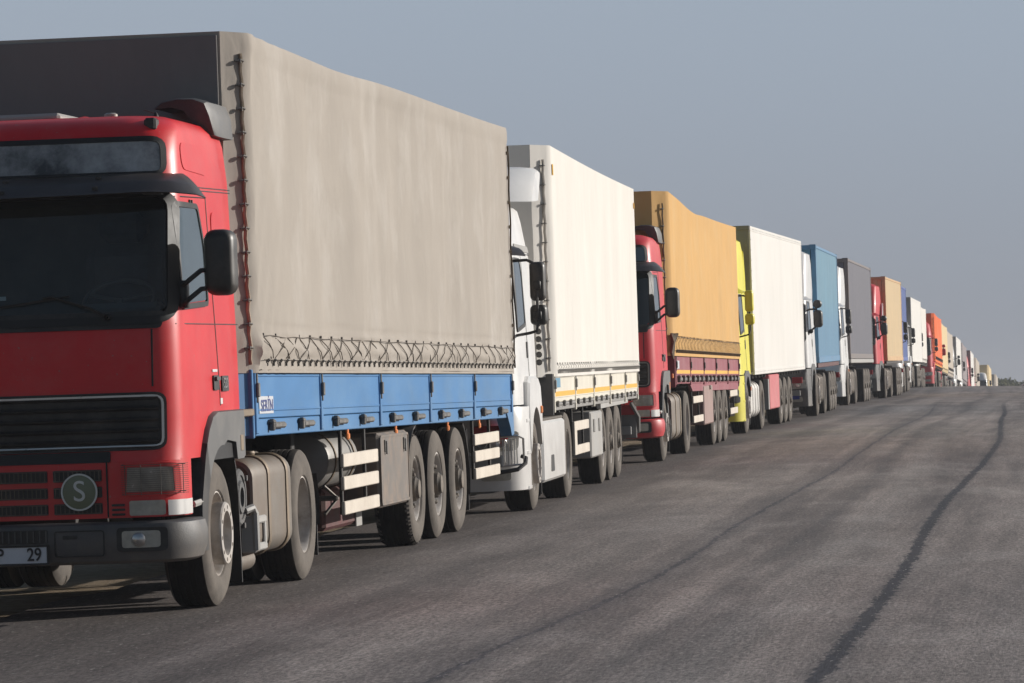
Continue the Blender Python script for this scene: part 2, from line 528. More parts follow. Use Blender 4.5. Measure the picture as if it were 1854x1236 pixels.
def rrect(x0, x1, z0, z1, r, n=5):
    pts = []
    for cx, cz, a0 in ((x1 - r, z1 - r, 0), (x0 + r, z1 - r, 90), (x0 + r, z0 + r, 180), (x1 - r, z0 + r, 270)):
        for k in range(n + 1):
            a = R(a0 + 90 * k / n)
            pts.append((cx + r * math.cos(a), cz + r * math.sin(a)))
    return densify(pts)
def densify(pts, mx=.07):
    out = []
    n = len(pts)
    for i in range(n):
        a, b = pts[i], pts[(i + 1) % n]
        d = math.hypot(b[0] - a[0], b[1] - a[1])
        k = max(1, int(d / mx))
        for j in range(k):
            out.append((a[0] + (b[0] - a[0]) * j / k, a[1] + (b[1] - a[1]) * j / k))
    return out
def rpoly(pts, r=.04, n=3):
    out = []
    m = len(pts)
    for i in range(m):
        p = Vector(pts[i]); a = Vector(pts[i - 1]); b = Vector(pts[(i + 1) % m])
        d0 = (a - p); d1 = (b - p)
        k0 = min(r, d0.length * .45); k1 = min(r, d1.length * .45)
        s0 = p + d0.normalized() * k0; s1 = p + d1.normalized() * k1
        for j in range(n + 1):
            t = j / n
            q = s0 * (1 - t) ** 2 + p * 2 * t * (1 - t) + s1 * t * t
            out.append((q.x, q.y))
    return densify(out)

def letters(txt, name, size, m, parent, origin, ux, uz, depth=.004, bold=0.0, sx=1.0):
    """raised lettering as a mesh: ux reading direction, uz up, in the parent's space"""
    cu = bpy.data.curves.new(name, 'FONT')
    cu.body = txt; cu.size = size; cu.extrude = depth; cu.offset = bold
    cu.align_x = 'CENTER'; cu.align_y = 'CENTER'
    to = bpy.data.objects.new(name, cu)
    COL.objects.link(to)
    dg = bpy.context.evaluated_depsgraph_get()
    me = bpy.data.meshes.new_from_object(to.evaluated_get(dg))
    bpy.data.objects.remove(to)
    ux, uz = Vector(ux).normalized(), Vector(uz).normalized()
    un = ux.cross(uz)
    M4 = Matrix(((ux.x * sx, uz.x, un.x, origin[0]), (ux.y * sx, uz.y, un.y, origin[1]), (ux.z * sx, uz.z, un.z, origin[2]), (0, 0, 0, 1)))
    me.transform(M4)
    me.materials.clear(); me.materials.append(m)
    o = bpy.data.objects.new(name, me)
    COL.objects.link(o)
    o.parent = parent
    return o

def tag(o, label=None, cat=None, group=None, kind=None):
    if label: o["label"] = label
    if cat: o["category"] = cat
    if group: o["group"] = group
    if kind: o["kind"] = kind
    return o
def empty(name, M4):
    o = bpy.data.objects.new(name, None)
    o.empty_display_size = .5
    COL.objects.link(o)
    o.matrix_world = M4
    return o

# ------------------------------------------------------------------ wheels
WR = .49
def tyre_mesh(hw=.15):
    mb = MB()
    o = [(hw - .02, .283), (hw - .004, .296), (hw + .004, .33), (hw + .008, .385), (hw + .002, .43), (hw - .012, .462), (hw - .03, .482)]
    mb.lathe(o, n=48, m=1)
    tread = [(hw - .03, .482), (hw - .04, .488)]
    k = 4
    w = 2 * (hw - .04)
    for i in range(k):
        c = hw - .04 - w * (i + 1) / (k + 1)
        tread += [(c + .008, WR), (c + .006, WR - .014), (c - .006, WR - .014), (c - .008, WR)]
    tread += [(-hw + .04, .488), (-hw + .03, .482)]
    mb.lathe(tread, n=48, m=0)
    mb.lathe([(-a, r) for a, r in o[::-1]], n=48, m=1)
    mb.lathe([(hw - .02, .283), (-hw + .02, .283)], n=48, m=0)
    return mb
def lug_tyre_mesh(hw=.15):
    mb = tyre_mesh(hw)
    for k in range(72):
        a = 2 * math.pi * k / 72
        for sd in (1, -1):
            vs = []
            for (x, r) in ((hw - .050, .480), (hw - .014, .466), (hw - .010, .472), (hw - .045, .4905)):
                for da in (-.022, .022):
                    t = a + da
                    vs.append((sd * x, r * math.cos(t), r * math.sin(t)))
            mb.add(vs, [(0, 2, 3, 1), (2, 4, 5, 3), (4, 6, 7, 5), (6, 0, 1, 7), (0, 6, 4, 2), (1, 3, 5, 7)], 1 if k % 3 else 0)
    return mb
def nuts(mb, x0, x1, r, n=10, s=.017, m=0):
    for k in range(n):
        a = 2 * math.pi * (k + .5) / n
        c = (0, r * math.cos(a), r * math.sin(a))
        mb.lathe([(x0, s), (x1, s), (x1 + .008, s * .5), (x1 + .008, .0005)], c, n=6, m=m)
def holes(mb, x, r, n, s, m=0):
    for k in range(n):
        a = 2 * math.pi * k / n
        c = (0, r * math.cos(a), r * math.sin(a))
        mb.lathe([(x, s), (x + .0015, s), (x + .0015, .0005)], c, n=10, m=m)
def steer_rim():
    mb = MB()
    mb.lathe([(-.10, .28), (.115, .284), (.134, .286), (.136, .276), (.115, .268), (.04, .258), (.03, .235), (.055, .205), (.10, .19)], n=40)
    mb.lathe([(.10, .19), (.135, .210), (.192, .212), (.203, .204), (.203, .150), (.17, .142), (.135, .13), (.135, .10), (.15, .095), (.157, .06), (.157, .0005)], n=40)
    holes(mb, .2035, .177, 10, .013, 1)
    holes(mb, .0365, .247, 8, .016, 1)
    return mb
def drive_rim():
    mb = MB()
    mb.lathe([(-.10, .28), (.115, .284), (.134, .286), (.136, .276), (.12, .268), (.02, .255), (-.04, .245), (-.09, .22), (-.10, .12)], n=40)
    mb.lathe([(-.10, .125), (.02, .12), (.035, .105), (.035, .0005)], n=28, m=1)
    nuts(mb, -.10, -.06, .17, 10, .017, 1)
    return mb
def trailer_rim():
    mb = MB()
    mb.lathe([(-.10, .28), (.115, .284), (.136, .287), (.140, .276), (.126, .262), (.085, .252), (.070, .235), (.066, .20), (.070, .13), (.075, .115)], n=40)
    mb.lathe([(.075, .118), (.150, .104), (.165, .088), (.180, .080), (.184, .0005)], n=28, m=1)
    nuts(mb, .066, .120, .165, 10, .021, 1)
    holes(mb, .0675, .222, 10, .017, 1)
    return mb
WMESH = {}
def mesh_of(mb, name, mats):
    o = mb.build(name, mats)
    me = o.data
    bpy.data.objects.remove(o)
    return me
WMESH['tyre'] = mesh_of(tyre_mesh(.15), "tyre", [rubber, sidewall])
WMESH['lug'] = mesh_of(lug_tyre_mesh(.16), "tyre", [rubber, sidewall])
WMESH['steer'] = mesh_of(steer_rim(), "rim", [rim_m, rim_d])
WMESH['drive'] = mesh_of(drive_rim(), "rim", [rim_m, rim_d])
WMESH['trailer'] = mesh_of(trailer_rim(), "rim", [rim_m, rim_d])
def wheel(root, kind, y, side, x=1.07, tyre='tyre', turn=0.0):
    w = bpy.data.objects.new("wheel", WMESH[tyre])
    COL.objects.link(w)
    w.parent = root
    w.location = (x * side, y, WR)
    w.rotation_euler = (rnd.uniform(0, 6.28), 0, (0 if side > 0 else math.pi) + turn)
    if kind:
        r = bpy.data.objects.new("rim", WMESH[kind])
        COL.objects.link(r)
        r.parent = w
    return w

# ------------------------------------------------------------------ cab shell
class Cab:
    """cab outline given by levels (z, front y, back y, half width, corner lateral, corner depth, bow)"""
    def __init__(s, levels):
        s.lv = levels
    def par(s, z):
        L = s.lv
        if z <= L[0][0]: return L[0][1:]
        if z >= L[-1][0]: return L[-1][1:]
        for a, b in zip(L, L[1:]):
            if a[0] <= z <= b[0]:
                t = (z - a[0]) / (b[0] - a[0])
                return tuple(p + (q - p) * t for p, q in zip(a[1:], b[1:]))
    def fy(s, x, z):
        yf, yb, hw, rc, rd, bow = s.par(z)
        a = min(abs(x), hw)
        e = max(0, a - (hw - rc))
        return yf + bow * (a / hw) ** 2 + rd * (1 - math.sqrt(max(0, 1 - (e / rc) ** 2)))
    def sx(s, y, z):
        yf, yb, hw, rc, rd, bow = s.par(z)
        yt = yf + bow + rd
        if y >= yt: return hw
        t = min(1, max(0, (yt - y) / rd))
        return hw - rc + rc * math.sqrt(max(0, 1 - t * t))
    def F(s, x, z, d=0):
        h = .01
        y = s.fy(x, z)
        dx = (s.fy(x + h, z) - s.fy(x - h, z)) / (2 * h)
        dz = (s.fy(x, z + h) - s.fy(x, z - h)) / (2 * h)
        n = Vector((dx, -1, dz)).normalized()
        p = Vector((x, y, z)) + n * d
        return p
    def S(s, y, z, d=0, side=1):
        x = s.sx(y, z)
        h = .01
        dy = (s.sx(y + h, z) - s.sx(y - h, z)) / (2 * h)
        dz = (s.sx(y, z + h) - s.sx(y, z - h)) / (2 * h)
        n = Vector((1, -dy, -dz)).normalized()
        p = Vector((x, y, z)) + n * d
        if side < 0: p.x = -p.x
        return p
    def outline(s, z, xs):
        yf, yb, hw, rc, rd, bow = s.par(z)
        pts = []
        for x in xs: pts.append((x * (hw - rc), s.fy(x * (hw - rc), z)))
        for k in range(1, 9):
            a = R(90 * k / 8)
            x = hw - rc + rc * math.sin(a)
            pts.append((x, yf + bow * (min(1, x / hw)) ** 2 + rd * (1 - math.cos(a))))
        y1 = pts[-1][1]
        for k in range(1, 7): pts.append((hw, y1 + (yb - .08 - y1) * k / 6))
        pts += [(hw - .02, yb - .025), (hw - .07, yb)]
        return pts
    def shell(s, zs, hole=None, cap=True, m=0):
        mb = MB()
        xs = [0, .2, .4, .6, .8, .93, 1.0]
        rows = []
        for z in zs:
            h = s.outline(z, xs)
            rows.append([(x, y, z) for x, y in h] + [(-x, y, z) for x, y in h[:0:-1]])
        n = len(rows[0])
        nh = len(s.outline(zs[0], xs))
        vs = [p for r in rows for p in r]
        fs = []
        for j in range(len(zs) - 1):
            for i in range(n):
                if hole and hole[0] <= zs[j] and zs[j + 1] <= hole[1] + 1e-6:
                    k = i if i < nh else n - 1 - i
                    if k < hole[2] : continue
                fs.append((j * n + i, j * n + (i + 1) % n, (j + 1) * n + (i + 1) % n, (j + 1) * n + i))
        if cap:
            c = len(vs)
            zt = zs[-1]
            yc = sum(p[1] for p in rows[-1]) / n
            vs.append((0, yc, zt + .012))
            for i in range(n):
                fs.append(((len(zs) - 1) * n + i, (len(zs) - 1) * n + (i + 1) % n, c))
        mb.add(vs, fs, m)
        return mb

def seam(cab, pts, side, w=.009, off=.0035, n=8):
    """dark shut line along (y,z) points on the cab side"""
    mb = MB()
    path = []
    for (a, b), (c, d) in zip(pts, pts[1:]):
        for k in range(n):
            t = k / n
            path.append(cab.S(a + (c - a) * t, b + (d - b) * t, off - .003, side))
    path.append(cab.S(*pts[-1], off - .003, side))
    mb.tube(path, w * .5, 5)
    return mb
def side_map(cab, side):
    return lambda a, b, o: cab.S(a, b, o, side)

def mirror_block(root, name, x0, x1, y0, y1, z0, z1, m, r=.07):
    """rounded mirror housing, with the mirror glass on its rear face"""
    mb = MB()
    out = rrect(x0, x1, z0, z1, min(r, (x1 - x0) * .45), 4)
    n = len(out)
    cx, cz = (x0 + x1) / 2, (z0 + z1) / 2
    vs = []
    rows = [(y1, 1.0), (y0 + (y1 - y0) * .45, 1.0), (y0 + (y1 - y0) * .18, .93), (y0 + .01, .74), (y0, .45)]
    for y, k in rows:
        for a, b in out:
            vs.append((cx + (a - cx) * k, y, cz + (b - cz) * (1 - (1 - k) * .5)))
    fs = []
    for j in range(len(rows) - 1):
        for i in range(n):
            fs.append((j * n + i, j * n + (i + 1) % n, (j + 1) * n + (i + 1) % n, (j + 1) * n + i))
    fs.append(tuple((len(rows) - 1) * n + i for i in range(n)))
    mb.add(vs, fs)
    o = mb.build(name, m, root, 50)
    g = MB()
    g.add([(cx + (a - cx) * .93, y1 - .012, cz + (b - cz) * .95) for a, b in out], [tuple(range(n))])
    g.build("mirror_glass", chrome, o)
    return o

# ------------------------------------------------------------------ rounded long-distance cab with visor and roof window
ROUND = [(.60, -1.36, .86, 1.235, .24, .22, .05), (1.02, -1.37, .86, 1.235, .24, .22, .05), (1.12, -1.345, .86, 1.235, .24, .22, .05), (1.48, -1.34, .86, 1.235, .24, .22, .05),
         (1.88, -1.32, .86, 1.228, .24, .22, .06), (2.74, -1.13, .86, 1.205, .22, .22, .06), (2.88, -1.09, .86, 1.20, .22, .22, .07),
         (3.12, -1.02, .86, 1.175, .24, .25, .07), (3.20, -.96, .84, 1.155, .26, .28, .07), (3.255, -.86, .80, 1.11, .28, .3, .07), (3.285, -.70, .74, 1.02, .3, .3, .05)]
def round_cab(root, body, hero):
    cab = Cab(ROUND)
    zs = [1.02, 1.12, 1.3, 1.48, 1.7, 1.88, 1.94, 2.15, 2.35, 2.55, 2.755, 2.80, 2.88, 3.0, 3.12, 3.165, 3.20, 3.232, 3.255, 3.273, 3.285]
    shell = cab.shell(zs, (1.94, 2.755, 11) if hero else None)
    sh = shell.build("cab", body, root, 40)
    # raised roof rib and hatch
    mb = MB(); mb.box(-.34, .34, -.5, .2, 3.28, 3.335, .02)
    mb.build("roof_hatch", lt_grey, sh)
    if hero:
        for sx in (-1, 1):
            mb = MB()
            mb.grid(lambda u, v: (sx * (.40 + .16 * u), -.66 + v * 1.1, 3.278 + .032 * math.sin(math.pi * u) * min(1, v * 4)), 6, 8)
            mb.build("roof_rib", body, sh)
        mb = MB(); mb.lathe([(3.28, .045), (3.305, .045), (3.315, .03), (3.315, .0005)], (.70, -.55, 0), 'z', 16)
        mb.build("roof_vent", rim_m, sh)
        mb = MB(); mb.lathe([(3.24, .03), (3.27, .028), (3.31, .012), (3.32, .001)], (.97, -.40, 0), 'z', 12)
        mb.tube([(.97, -.40, 3.31), (.90, -.44, 3.335)], .004, 5)
        mb.build("aerial", black_pl, sh)
        mb = MB()
        p = cab.F(1.02, 3.205, .0)
        mb.box(p.x - .03, p.x + .05, p.y - .02, p.y + .10, 3.17, 3.255, .015)
        mb.build("roof_marker_lamp", black_pl, sh)
    # windscreen
    wo_ = rpoly([(-1.17, 1.975), (1.17, 1.975), (1.165, 2.735), (-1.165, 2.735)], .10, 5)
    mb = MB().patch(wo_, cab.F, .012, 8, .006)
    ws = mb.build("windscreen", glass_c if hero else glass_d, sh, 60)
    fr = MB().ring(rpoly([(-1.215, 1.90), (1.215, 1.90), (1.20, 2.78), (-1.20, 2.78)], .14, 5), cab.F, .052, .020, .03)
    fr.build("windscreen_seal", seal_m, sh, 50)
    mb = MB().patch(rpoly([(-1.13, 1.875), (1.13, 1.875), (1.15, 1.985), (-1.15, 1.985)], .02, 2), cab.F, .014, 3, .02)
    mb.build("cowl_panel", black_pl, sh)
    # wipers
    for px, s in ((.80, 1), (-.28, 1)):
        w = MB()
        a = cab.F(px, 1.945, .05); b = cab.F(px - .36, 2.085, .055)
        w.tube([a, cab.F(px - .10, 2.0, .06), b, cab.F(px - .42, 2.08, .045)], [.014, .010, .008, .008], 6)
        w.tube([cab.F(px - .25, 2.09, .032), cab.F(px - .55, 2.05, .035), cab.F(px - .95, 2.01, .032)], .008, 5)
        w.lathe([(a.y - .03, .018), (a.y + .03, .022)], (a.x, 0, a.z), 'y', 10)
        w.build("wiper", black_pl, root)
    # sun visor
    def vis(u, v):
        x = -1.225 + 2.45 * u
        z = 2.875 - .175 * v
        zz = z - .018 * (1 - (2 * u - 1) ** 2) * v
        ed = max(0, abs(2 * u - 1) - .9) / .1
        return cab.F(max(-1.2, min(1.2, x)), z, .03 + (.24 * v ** .8) * (1 - .25 * ed ** 2)) + Vector((0, 0, zz - z))
    mb = MB().grid(vis, 40, 6)
    n0 = len(mb.v)
    mb.add([(p[0], p[1] + .018, p[2] - .006) for p in mb.v], [f[::-1] for f in mb.f])
    W = 41
    edge = [i for i in range(W)] + [j * W + W - 1 for j in range(1, 7)] + [6 * W + i for i in range(W - 2, -1, -1)] + [j * W for j in range(5, 0, -1)]
    mb.add([], [])
    for i in range(len(edge)):
        a, b = edge[i], edge[(i + 1) % len(edge)]
        mb.f.append((a, b, b + n0, a + n0)); mb.m.append(0)
    vz = mb.build("sun_visor", visor_m, root, 40, recalc=True)
    for x in (-.95, -.4, .14, .74):
        for v in (.3, .78):
            mb = MB()
            p = Vector(vis((x + 1.225) / 2.45, v))
            mb.box(p.x - .018, p.x + .018, p.y - .012, p.y + .01, p.z - .012, p.z + .012, .004)
            mb.build("visor_clip", black_pl, vz)
    # roof window
    ow = rpoly([(-1.12, 2.885), (1.12, 2.885), (1.10, 3.105), (-1.10, 3.105)], .07, 4)
    rw = MB().patch(ow, cab.F, .008, 3, .02).build("roof_window", glass_s if hero else glass_g, sh, 60)
    MB().ring(rpoly([(-1.145, 2.865), (1.145, 2.865), (1.122, 3.125), (-1.122, 3.125)], .08, 4), cab.F, .03, .014, .02).build("window_seal", seal_m, rw, 50)
    # hood panel seams, grille
    for x in (-1.08, 1.08):
        MB().tube([cab.F(x, z, .001) for z in (1.50, 1.6, 1.75, 1.87)], .007, 5).build("hood_seam", black_pl, sh)
    go = rpoly([(-1.15, 1.09), (1.15, 1.09), (1.155, 1.465), (-1.155, 1.465)], .07, 4)
    g = MB().patch(go, cab.F, .012, 3, .03).build("grille", black_pl, root, 40)
    mb = MB()
    for k in range(5):
        z = 1.135 + k * .07
        for s in (-1, 1):
            mb.grid(lambda u, v: cab.F(s * (.02 + 1.08 * u), z + .034 * v, .016 + .026 * math.sin(math.pi * min(1, v * 1.2))), 14, 4)
    mb.build("grille_slat", black_pl, g, 50)
    MB().ring(rpoly([(-1.128, 1.108), (1.128, 1.108), (1.132, 1.448), (-1.132, 1.448)], .06, 4), cab.F, .013, .034, .02).build("grille_trim", chrome if hero else box_grey, g, 50)
    MB().patch(rpoly([(-.80, 1.018), (.80, 1.018), (.80, 1.085), (-.80, 1.085)], .01, 2), cab.F, .014, 2, .02).build("bonnet_gap", seal_m, sh)
    # apron below
    mb = MB()
    def ap(u, v):
        z = .66 + .37 * v
        t = -1 + 2 * u
        lim = .86
        if abs(t) <= lim:
            return cab.F(t / lim * 1.21, z, .0 + .012 * (1 - v) )
        k = (abs(t) - lim) / (1 - lim)
        y0 = cab.fy(1.21, z)
        return Vector((math.copysign(1.21 + .03 * min(1, k * 4), t), y0 + k * (-.93 - y0), z))
    mb.grid(ap, 60, 8)
    apr = mb.build("lower_front_panel", body, root, 40)
    for x in (-.775, .775):
        MB().tube([cab.F(x, z, .010) for z in (.665, .8, .92, 1.025)], .006, 5).build("panel_seam", seal_m, apr)
    # grille openings in the apron
    for z0, z1 in ((.90, .975), (.795, .865), (.69, .76)):
        for x0, x1 in ((-.74, -.40), (-.36, .385), (.425, .74)):
            sl = MB().patch(rpoly([(x0, z0), (x1, z0), (x1, z1), (x0, z1)], .008, 2), cab.F, .018, 2, .02).build("air_slot", black_pl, apr)
            if not hero: continue
            bars = MB()
            k = int((x1 - x0) / .028)
            for i in range(k):
                x = x0 + (i + .5) * (x1 - x0) / k
                bars.tube([cab.F(x, z0 + .004, .022), cab.F(x, z1 - .004, .022)], .0045, 4)
            for zz in (z0 + .006, z1 - .006):
                bars.tube([cab.F(x0 + (x1 - x0) * u / 8, zz, .022) for u in range(9)], .004, 4)
            bars.build("slot_grid", rim_d, sl)
    mb = MB()
    for k in range(3):
        mb.patch(rpoly([(.80, .675 + k * .03), (.885, .675 + k * .03), (.885, .69 + k * .03), (.80, .69 + k * .03)], .005, 2), cab.F, .02, 2, .02)
    mb.build("vent_slot", black_pl, apr)
    for s in (-1, 1):
        out = rpoly([(s * .885, .815), (s * 1.195, .815), (s * 1.185, .995), (s * .90, .995)], .03, 3)
        hl = MB().patch(out, cab.F, .018, 4, .04).build("headlight", lens_d, root, 50)
        hb = MB().ring(rpoly([(s * .865, .795), (s * 1.212, .795), (s * 1.205, 1.01), (s * .88, 1.01)], .04, 3), cab.F, .03, .022, .03).build("headlight_bezel", body, hl, 50)
        if hero:
            gm = MB()
            for k in range(15):
                z = .81 + k * .0135
                gm.tube([cab.F(s * (.875 + .345 * u / 6), z, .06) for u in range(7)], .0022, 4)
            for x in (.90, 1.0, 1.1, 1.2):
                gm.tube([cab.F(s * x, .805, .062), cab.F(s * x, 1.0, .062)], .003, 4)
            for x, z in ((.88, .81), (1.21, .82), (.88, 1.0), (1.21, .995)):
                gm.tube([cab.F(s * x, z, .06), cab.F(s * x, z, .0)], .004, 4)
            gm.build("headlight_guard", rim_d, hl)
        il = MB().patch(rpoly([(s * .915, .672), (s * 1.13, .672), (s * 1.13, .768), (s * .915, .768)], .015, 3), cab.F, .022, 3, .03)
        il.build("indicator_lamp", lens_m, root, 50)
        mb = MB()
        mb.grid(lambda u, v: (ap(.5 + s * (.405 + .085 * u), (.02 + .265 * v)) + Vector((s * .012, -.008, 0))), 12, 3)
        mb.build("corner_panel", white_p, root, 50)
    # round badge
    c = cab.F(.60, .835, .03)
    mb = MB().lathe([(.0, .118), (-.02, .118), (-.024, .112), (-.024, .0005)], (c.x, c.y, c.z), 'y', 40)
    bd = mb.build("round_badge", badge_g, root)
    MB().lathe([(-.02, .120), (-.027, .120), (-.027, .109), (-.02, .109)], (c.x, c.y, c.z), 'y', 40).build("badge_rim", badge_w, bd)
    if hero:
        letters("S", "badge_letter", .19, badge_w, bd, (c.x, c.y - .026, c.z), (1, 0, 0), (0, 0, 1), .003, .0)
    # doors on both sides
    for s in (1, -1):
        so = rpoly([(-.985, 2.03), (-.20, 2.06), (-.225, 2.42), (-.37, 2.665), (-.96, 2.66)], .05, 4)
        w = MB().patch(so, side_map(cab, s), .010, 4, .02).build("side_window", glass_g, sh, 60)
        MB().ring(rpoly([(-1.02, 1.99), (-.165, 2.02), (-.19, 2.43), (-.345, 2.70), (-.99, 2.70)], .06, 4), side_map(cab, s), .035, .016, .02).build("window_seal", seal_m, w, 50)
        if hero or s > 0:
            mb = MB()
            for pts in ([(-1.07, 2.73), (-.02, 2.75)], [(-1.12, 1.90), (.84, 1.90)], [(-.02, 2.75), (.02, 2.2), (.12, 1.35)], [(-1.06, 2.80), (.84, 2.83)], [(-.9, 2.78), (.84, 2.81)]):
                sm = seam(cab, pts, s)
                mb.add(sm.v, sm.f)
            mb.build("door_seam", seal_m, sh)
        if hero and s > 0:
            MB().patch(rpoly([(-.70, 2.92), (.1, 2.90), (.02, 3.10), (-.68, 3.10)], .1, 4), side_map(cab, s), .006, 4, .01).build("side_panel", body, sh, 60)
            MB().patch(rpoly([(.10, 2.15), (.44, 2.15), (.40, 2.66), (.12, 2.66)], .08, 4), side_map(cab, s), .006, 4, .01).build("side_panel", body, sh, 60)
            for k in (0, 1):
                mb = MB()
                p = cab.S(-.55 + .07 * k, 2.73 - .02, .005); mb.box(p.x - .01, p.x + .006, p.y - .012, p.y + .012, p.z - .012, p.z + .012, .004)
                mb.build("gutter_screw", black_pl, sh)
        d = .08
        h = MB().patch(rpoly([(-.12, 1.455), (.05, 1.455), (.05, 1.555), (-.12, 1.555)], .02, 3), side_map(cab, s), .012, 2, .02).build("door_handle", black_pl, sh, 50)
        MB().patch(rpoly([(-.10, 1.52), (.03, 1.52), (.03, 1.545), (-.10, 1.545)], .008, 2), side_map(cab, s), .03, 2, .02).build("handle_grip", grey_pl, h, 50)
        b = MB().patch(rpoly([(.16, 1.445), (.38, 1.445), (.38, 1.55), (.16, 1.55)], .015, 2), side_map(cab, s), .012, 2, .02).build("power_badge", black_pl, sh, 50)
        if hero and s > 0:
            p = cab.S(.27, 1.497, .014)
            letters("520", "badge_number", .095, chrome, b, p, (0, 1, 0), (0, 0, 1), .002, .001)
            MB().patch(rpoly([(.11, 1.36), (.18, 1.36), (.18, 1.40), (.11, 1.40)], .006, 2), side_map(cab, 1), .006, 2, .01).build("data_sticker", white_p, sh)
            MB().patch(rpoly([(-.12, 1.578), (.04, 1.578), (.04, 1.596), (-.12, 1.596)], .004, 2), side_map(cab, 1), .006, 2, .01).build("data_sticker", white_p, sh)
    # roof side deflectors
    for s in (1, -1):
        mb = MB()
        prof = [(.78, 3.39), (.84, 3.435), (.95, 3.455), (1.07, 3.452), (1.155, 3.42), (1.19, 3.33), (1.20, 3.19), (1.085, 3.185), (1.06, 3.29), (1.0, 3.37), (.9, 3.40)]
        rows = [(.36, .93), (.40, 1.0), (.75, 1.02), (1.05, 1.0)]
        n = len(prof); vs = []; fs = []
        for y, k in rows:
            for x, z in prof:
                vs.append((s * (.98 + (x - .98) * k), y + (.12 if z < 3.25 else 0) * (y < .5), 3.30 + (z - 3.30) * k))
        for j in range(len(rows) - 1):
            for i in range(n):
                fs.append((j * n + i, j * n + (i + 1) % n, (j + 1) * n + (i + 1) % n, (j + 1) * n + i))
        fs.append(tuple(range(n))); fs.append(tuple((len(rows) - 1) * n + i for i in range(n)))
        mb.add(vs, fs)
        mb.build("air_deflector", grey_pl, root, 40)
    # mirrors
    for s in (1, -1):
        x0, x1 = (1.385, 1.585) if s > 0 else (-1.585, -1.385)
        mo = mirror_block(root, "door_mirror", x0, x1, -1.05, -.88, 2.075, 2.505, mirror_m, .07)
        ar = MB()
        for z in (2.17, 2.05):
            a = cab.S(-1.0, z - .02, .0, s)
            ar.tube([a, (s * 1.26, -1.06, z - .02), (s * 1.30, -1.07, z + .01), (s * 1.37, -1.03, z + .07), (s * 1.42, -.98, z + .075)], .017, 7)
        p = cab.S(-1.0, 2.08, .02, s)
        ar.box(p.x - .03, p.x + .03, p.y - .05, p.y + .06, 2.0, 2.18, .01)
        ar.build("mirror_arm", black_pl, mo, 50)
    # bumper
    mb = MB()
    prof = [(.035, .635), (.06, .62), (.075, .56), (.07, .46), (.045, .385), (.01, .365), (-.06, .362), (-.06, .635)]
    path = []
    for k in range(-16, 17):
        x = 1.22 * k / 16
        path.append((cab.F(x, .75, 0), Vector((cab.F(x, .75, 1) - cab.F(x, .75, 0)))))
    L_ = [(Vector((-1.235, -.80, .75)), Vector((-1, 0, 0))), (Vector((-1.235, -1.0, .75)), Vector((-1, -.1, 0)).normalized())]
    R_ = [(Vector((1.235, -1.0, .75)), Vector((1, -.1, 0)).normalized()), (Vector((1.235, -.80, .75)), Vector((1, 0, 0)))]
    path = L_ + path + R_
    vs = []; fs = []; n = len(prof)
    for p, nn in path:
        nn = Vector((nn.x, nn.y, 0)).normalized()
        for o_, z in prof: vs.append((p.x + nn.x * o_, p.y + nn.y * o_, z))
    for j in range(len(path) - 1):
        for i in range(n):
            fs.append((j * n + i, j * n + (i + 1) % n, (j + 1) * n + (i + 1) % n, (j + 1) * n + i))
    fs.append(tuple(range(n))); fs.append(tuple((len(path) - 1) * n + i for i in range(n)))
    mb.add(vs, fs)
    bp = mb.build("bumper", grey_pl if hero else body, root, 40)
    def BF(x, z, o): return cab.F(x, .75, .073 + o) + Vector((0, 0, z - .75))
    for s in (-1, 1):
        MB().patch(rpoly([(s * .835, .445), (s * 1.12, .445), (s * 1.12, .60), (s * .835, .60)], .03, 3), BF, .006, 2, .03).build("fog_lamp_recess", black_pl, bp, 50)
        MB().patch(rpoly([(s * .87, .47), (s * 1.085, .47), (s * 1.085, .578), (s * .87, .578)], .02, 3), BF, .014, 3, .03).build("fog_lamp", lens_m, bp, 50)
        if hero:
            c = BF(s * .975, .522, .012)
            MB().lathe([(0, .048), (-.012, .042), (-.022, .028), (-.026, .0005)], (c.x, c.y, c.z), 'y', 20).build("lamp_bulb", chrome, bp, 60)
    if hero:
        ht = MB().ring(rpoly([(.43, .42), (.755, .42), (.755, .59), (.43, .59)], .02, 3), BF, .008, .006, .01)
        ht.patch(rpoly([(.485, .535), (.58, .535), (.58, .56), (.485, .56)], .006, 2), BF, .005, 2, .01)
        ht.build("tow_hatch", black_pl, bp)
        mb = MB().patch(rpoly([(-.40, .515), (.385, .515), (.385, .60), (-.40, .60)], .01, 2), BF, .006, 2, .02)
        av = mb.build("air_intake", black_pl, bp)
        mb = MB()
        for k in range(20):
            x = -.39 + k * .0405
            mb.tube([BF(x, .52, .012), BF(x, .595, .012)], .006, 4)
        mb.build("intake_bar", grey_pl, av)
        pl = MB().patch(rpoly([(-.62, .388), (.385, .388), (.385, .495), (-.62, .495)], .008, 2), BF, .022, 2, .03).build("number_plate", plate_w, root)
        MB().ring(rpoly([(-.63, .378), (.395, .378), (.395, .505), (-.63, .505)], .01, 2), BF, .012, .027, .03).build("plate_frame", black_pl, pl)
        for tx, xx in (("P", .078), ("29", .302)):
            p = BF(xx, .442, .026)
            letters(tx, "plate_lettering", .118, text_k, pl, (p.x, p.y, p.z), BF(xx + .06, .442, 0) - BF(xx - .06, .442, 0), (0, 0, 1), .004, .0015, .82)
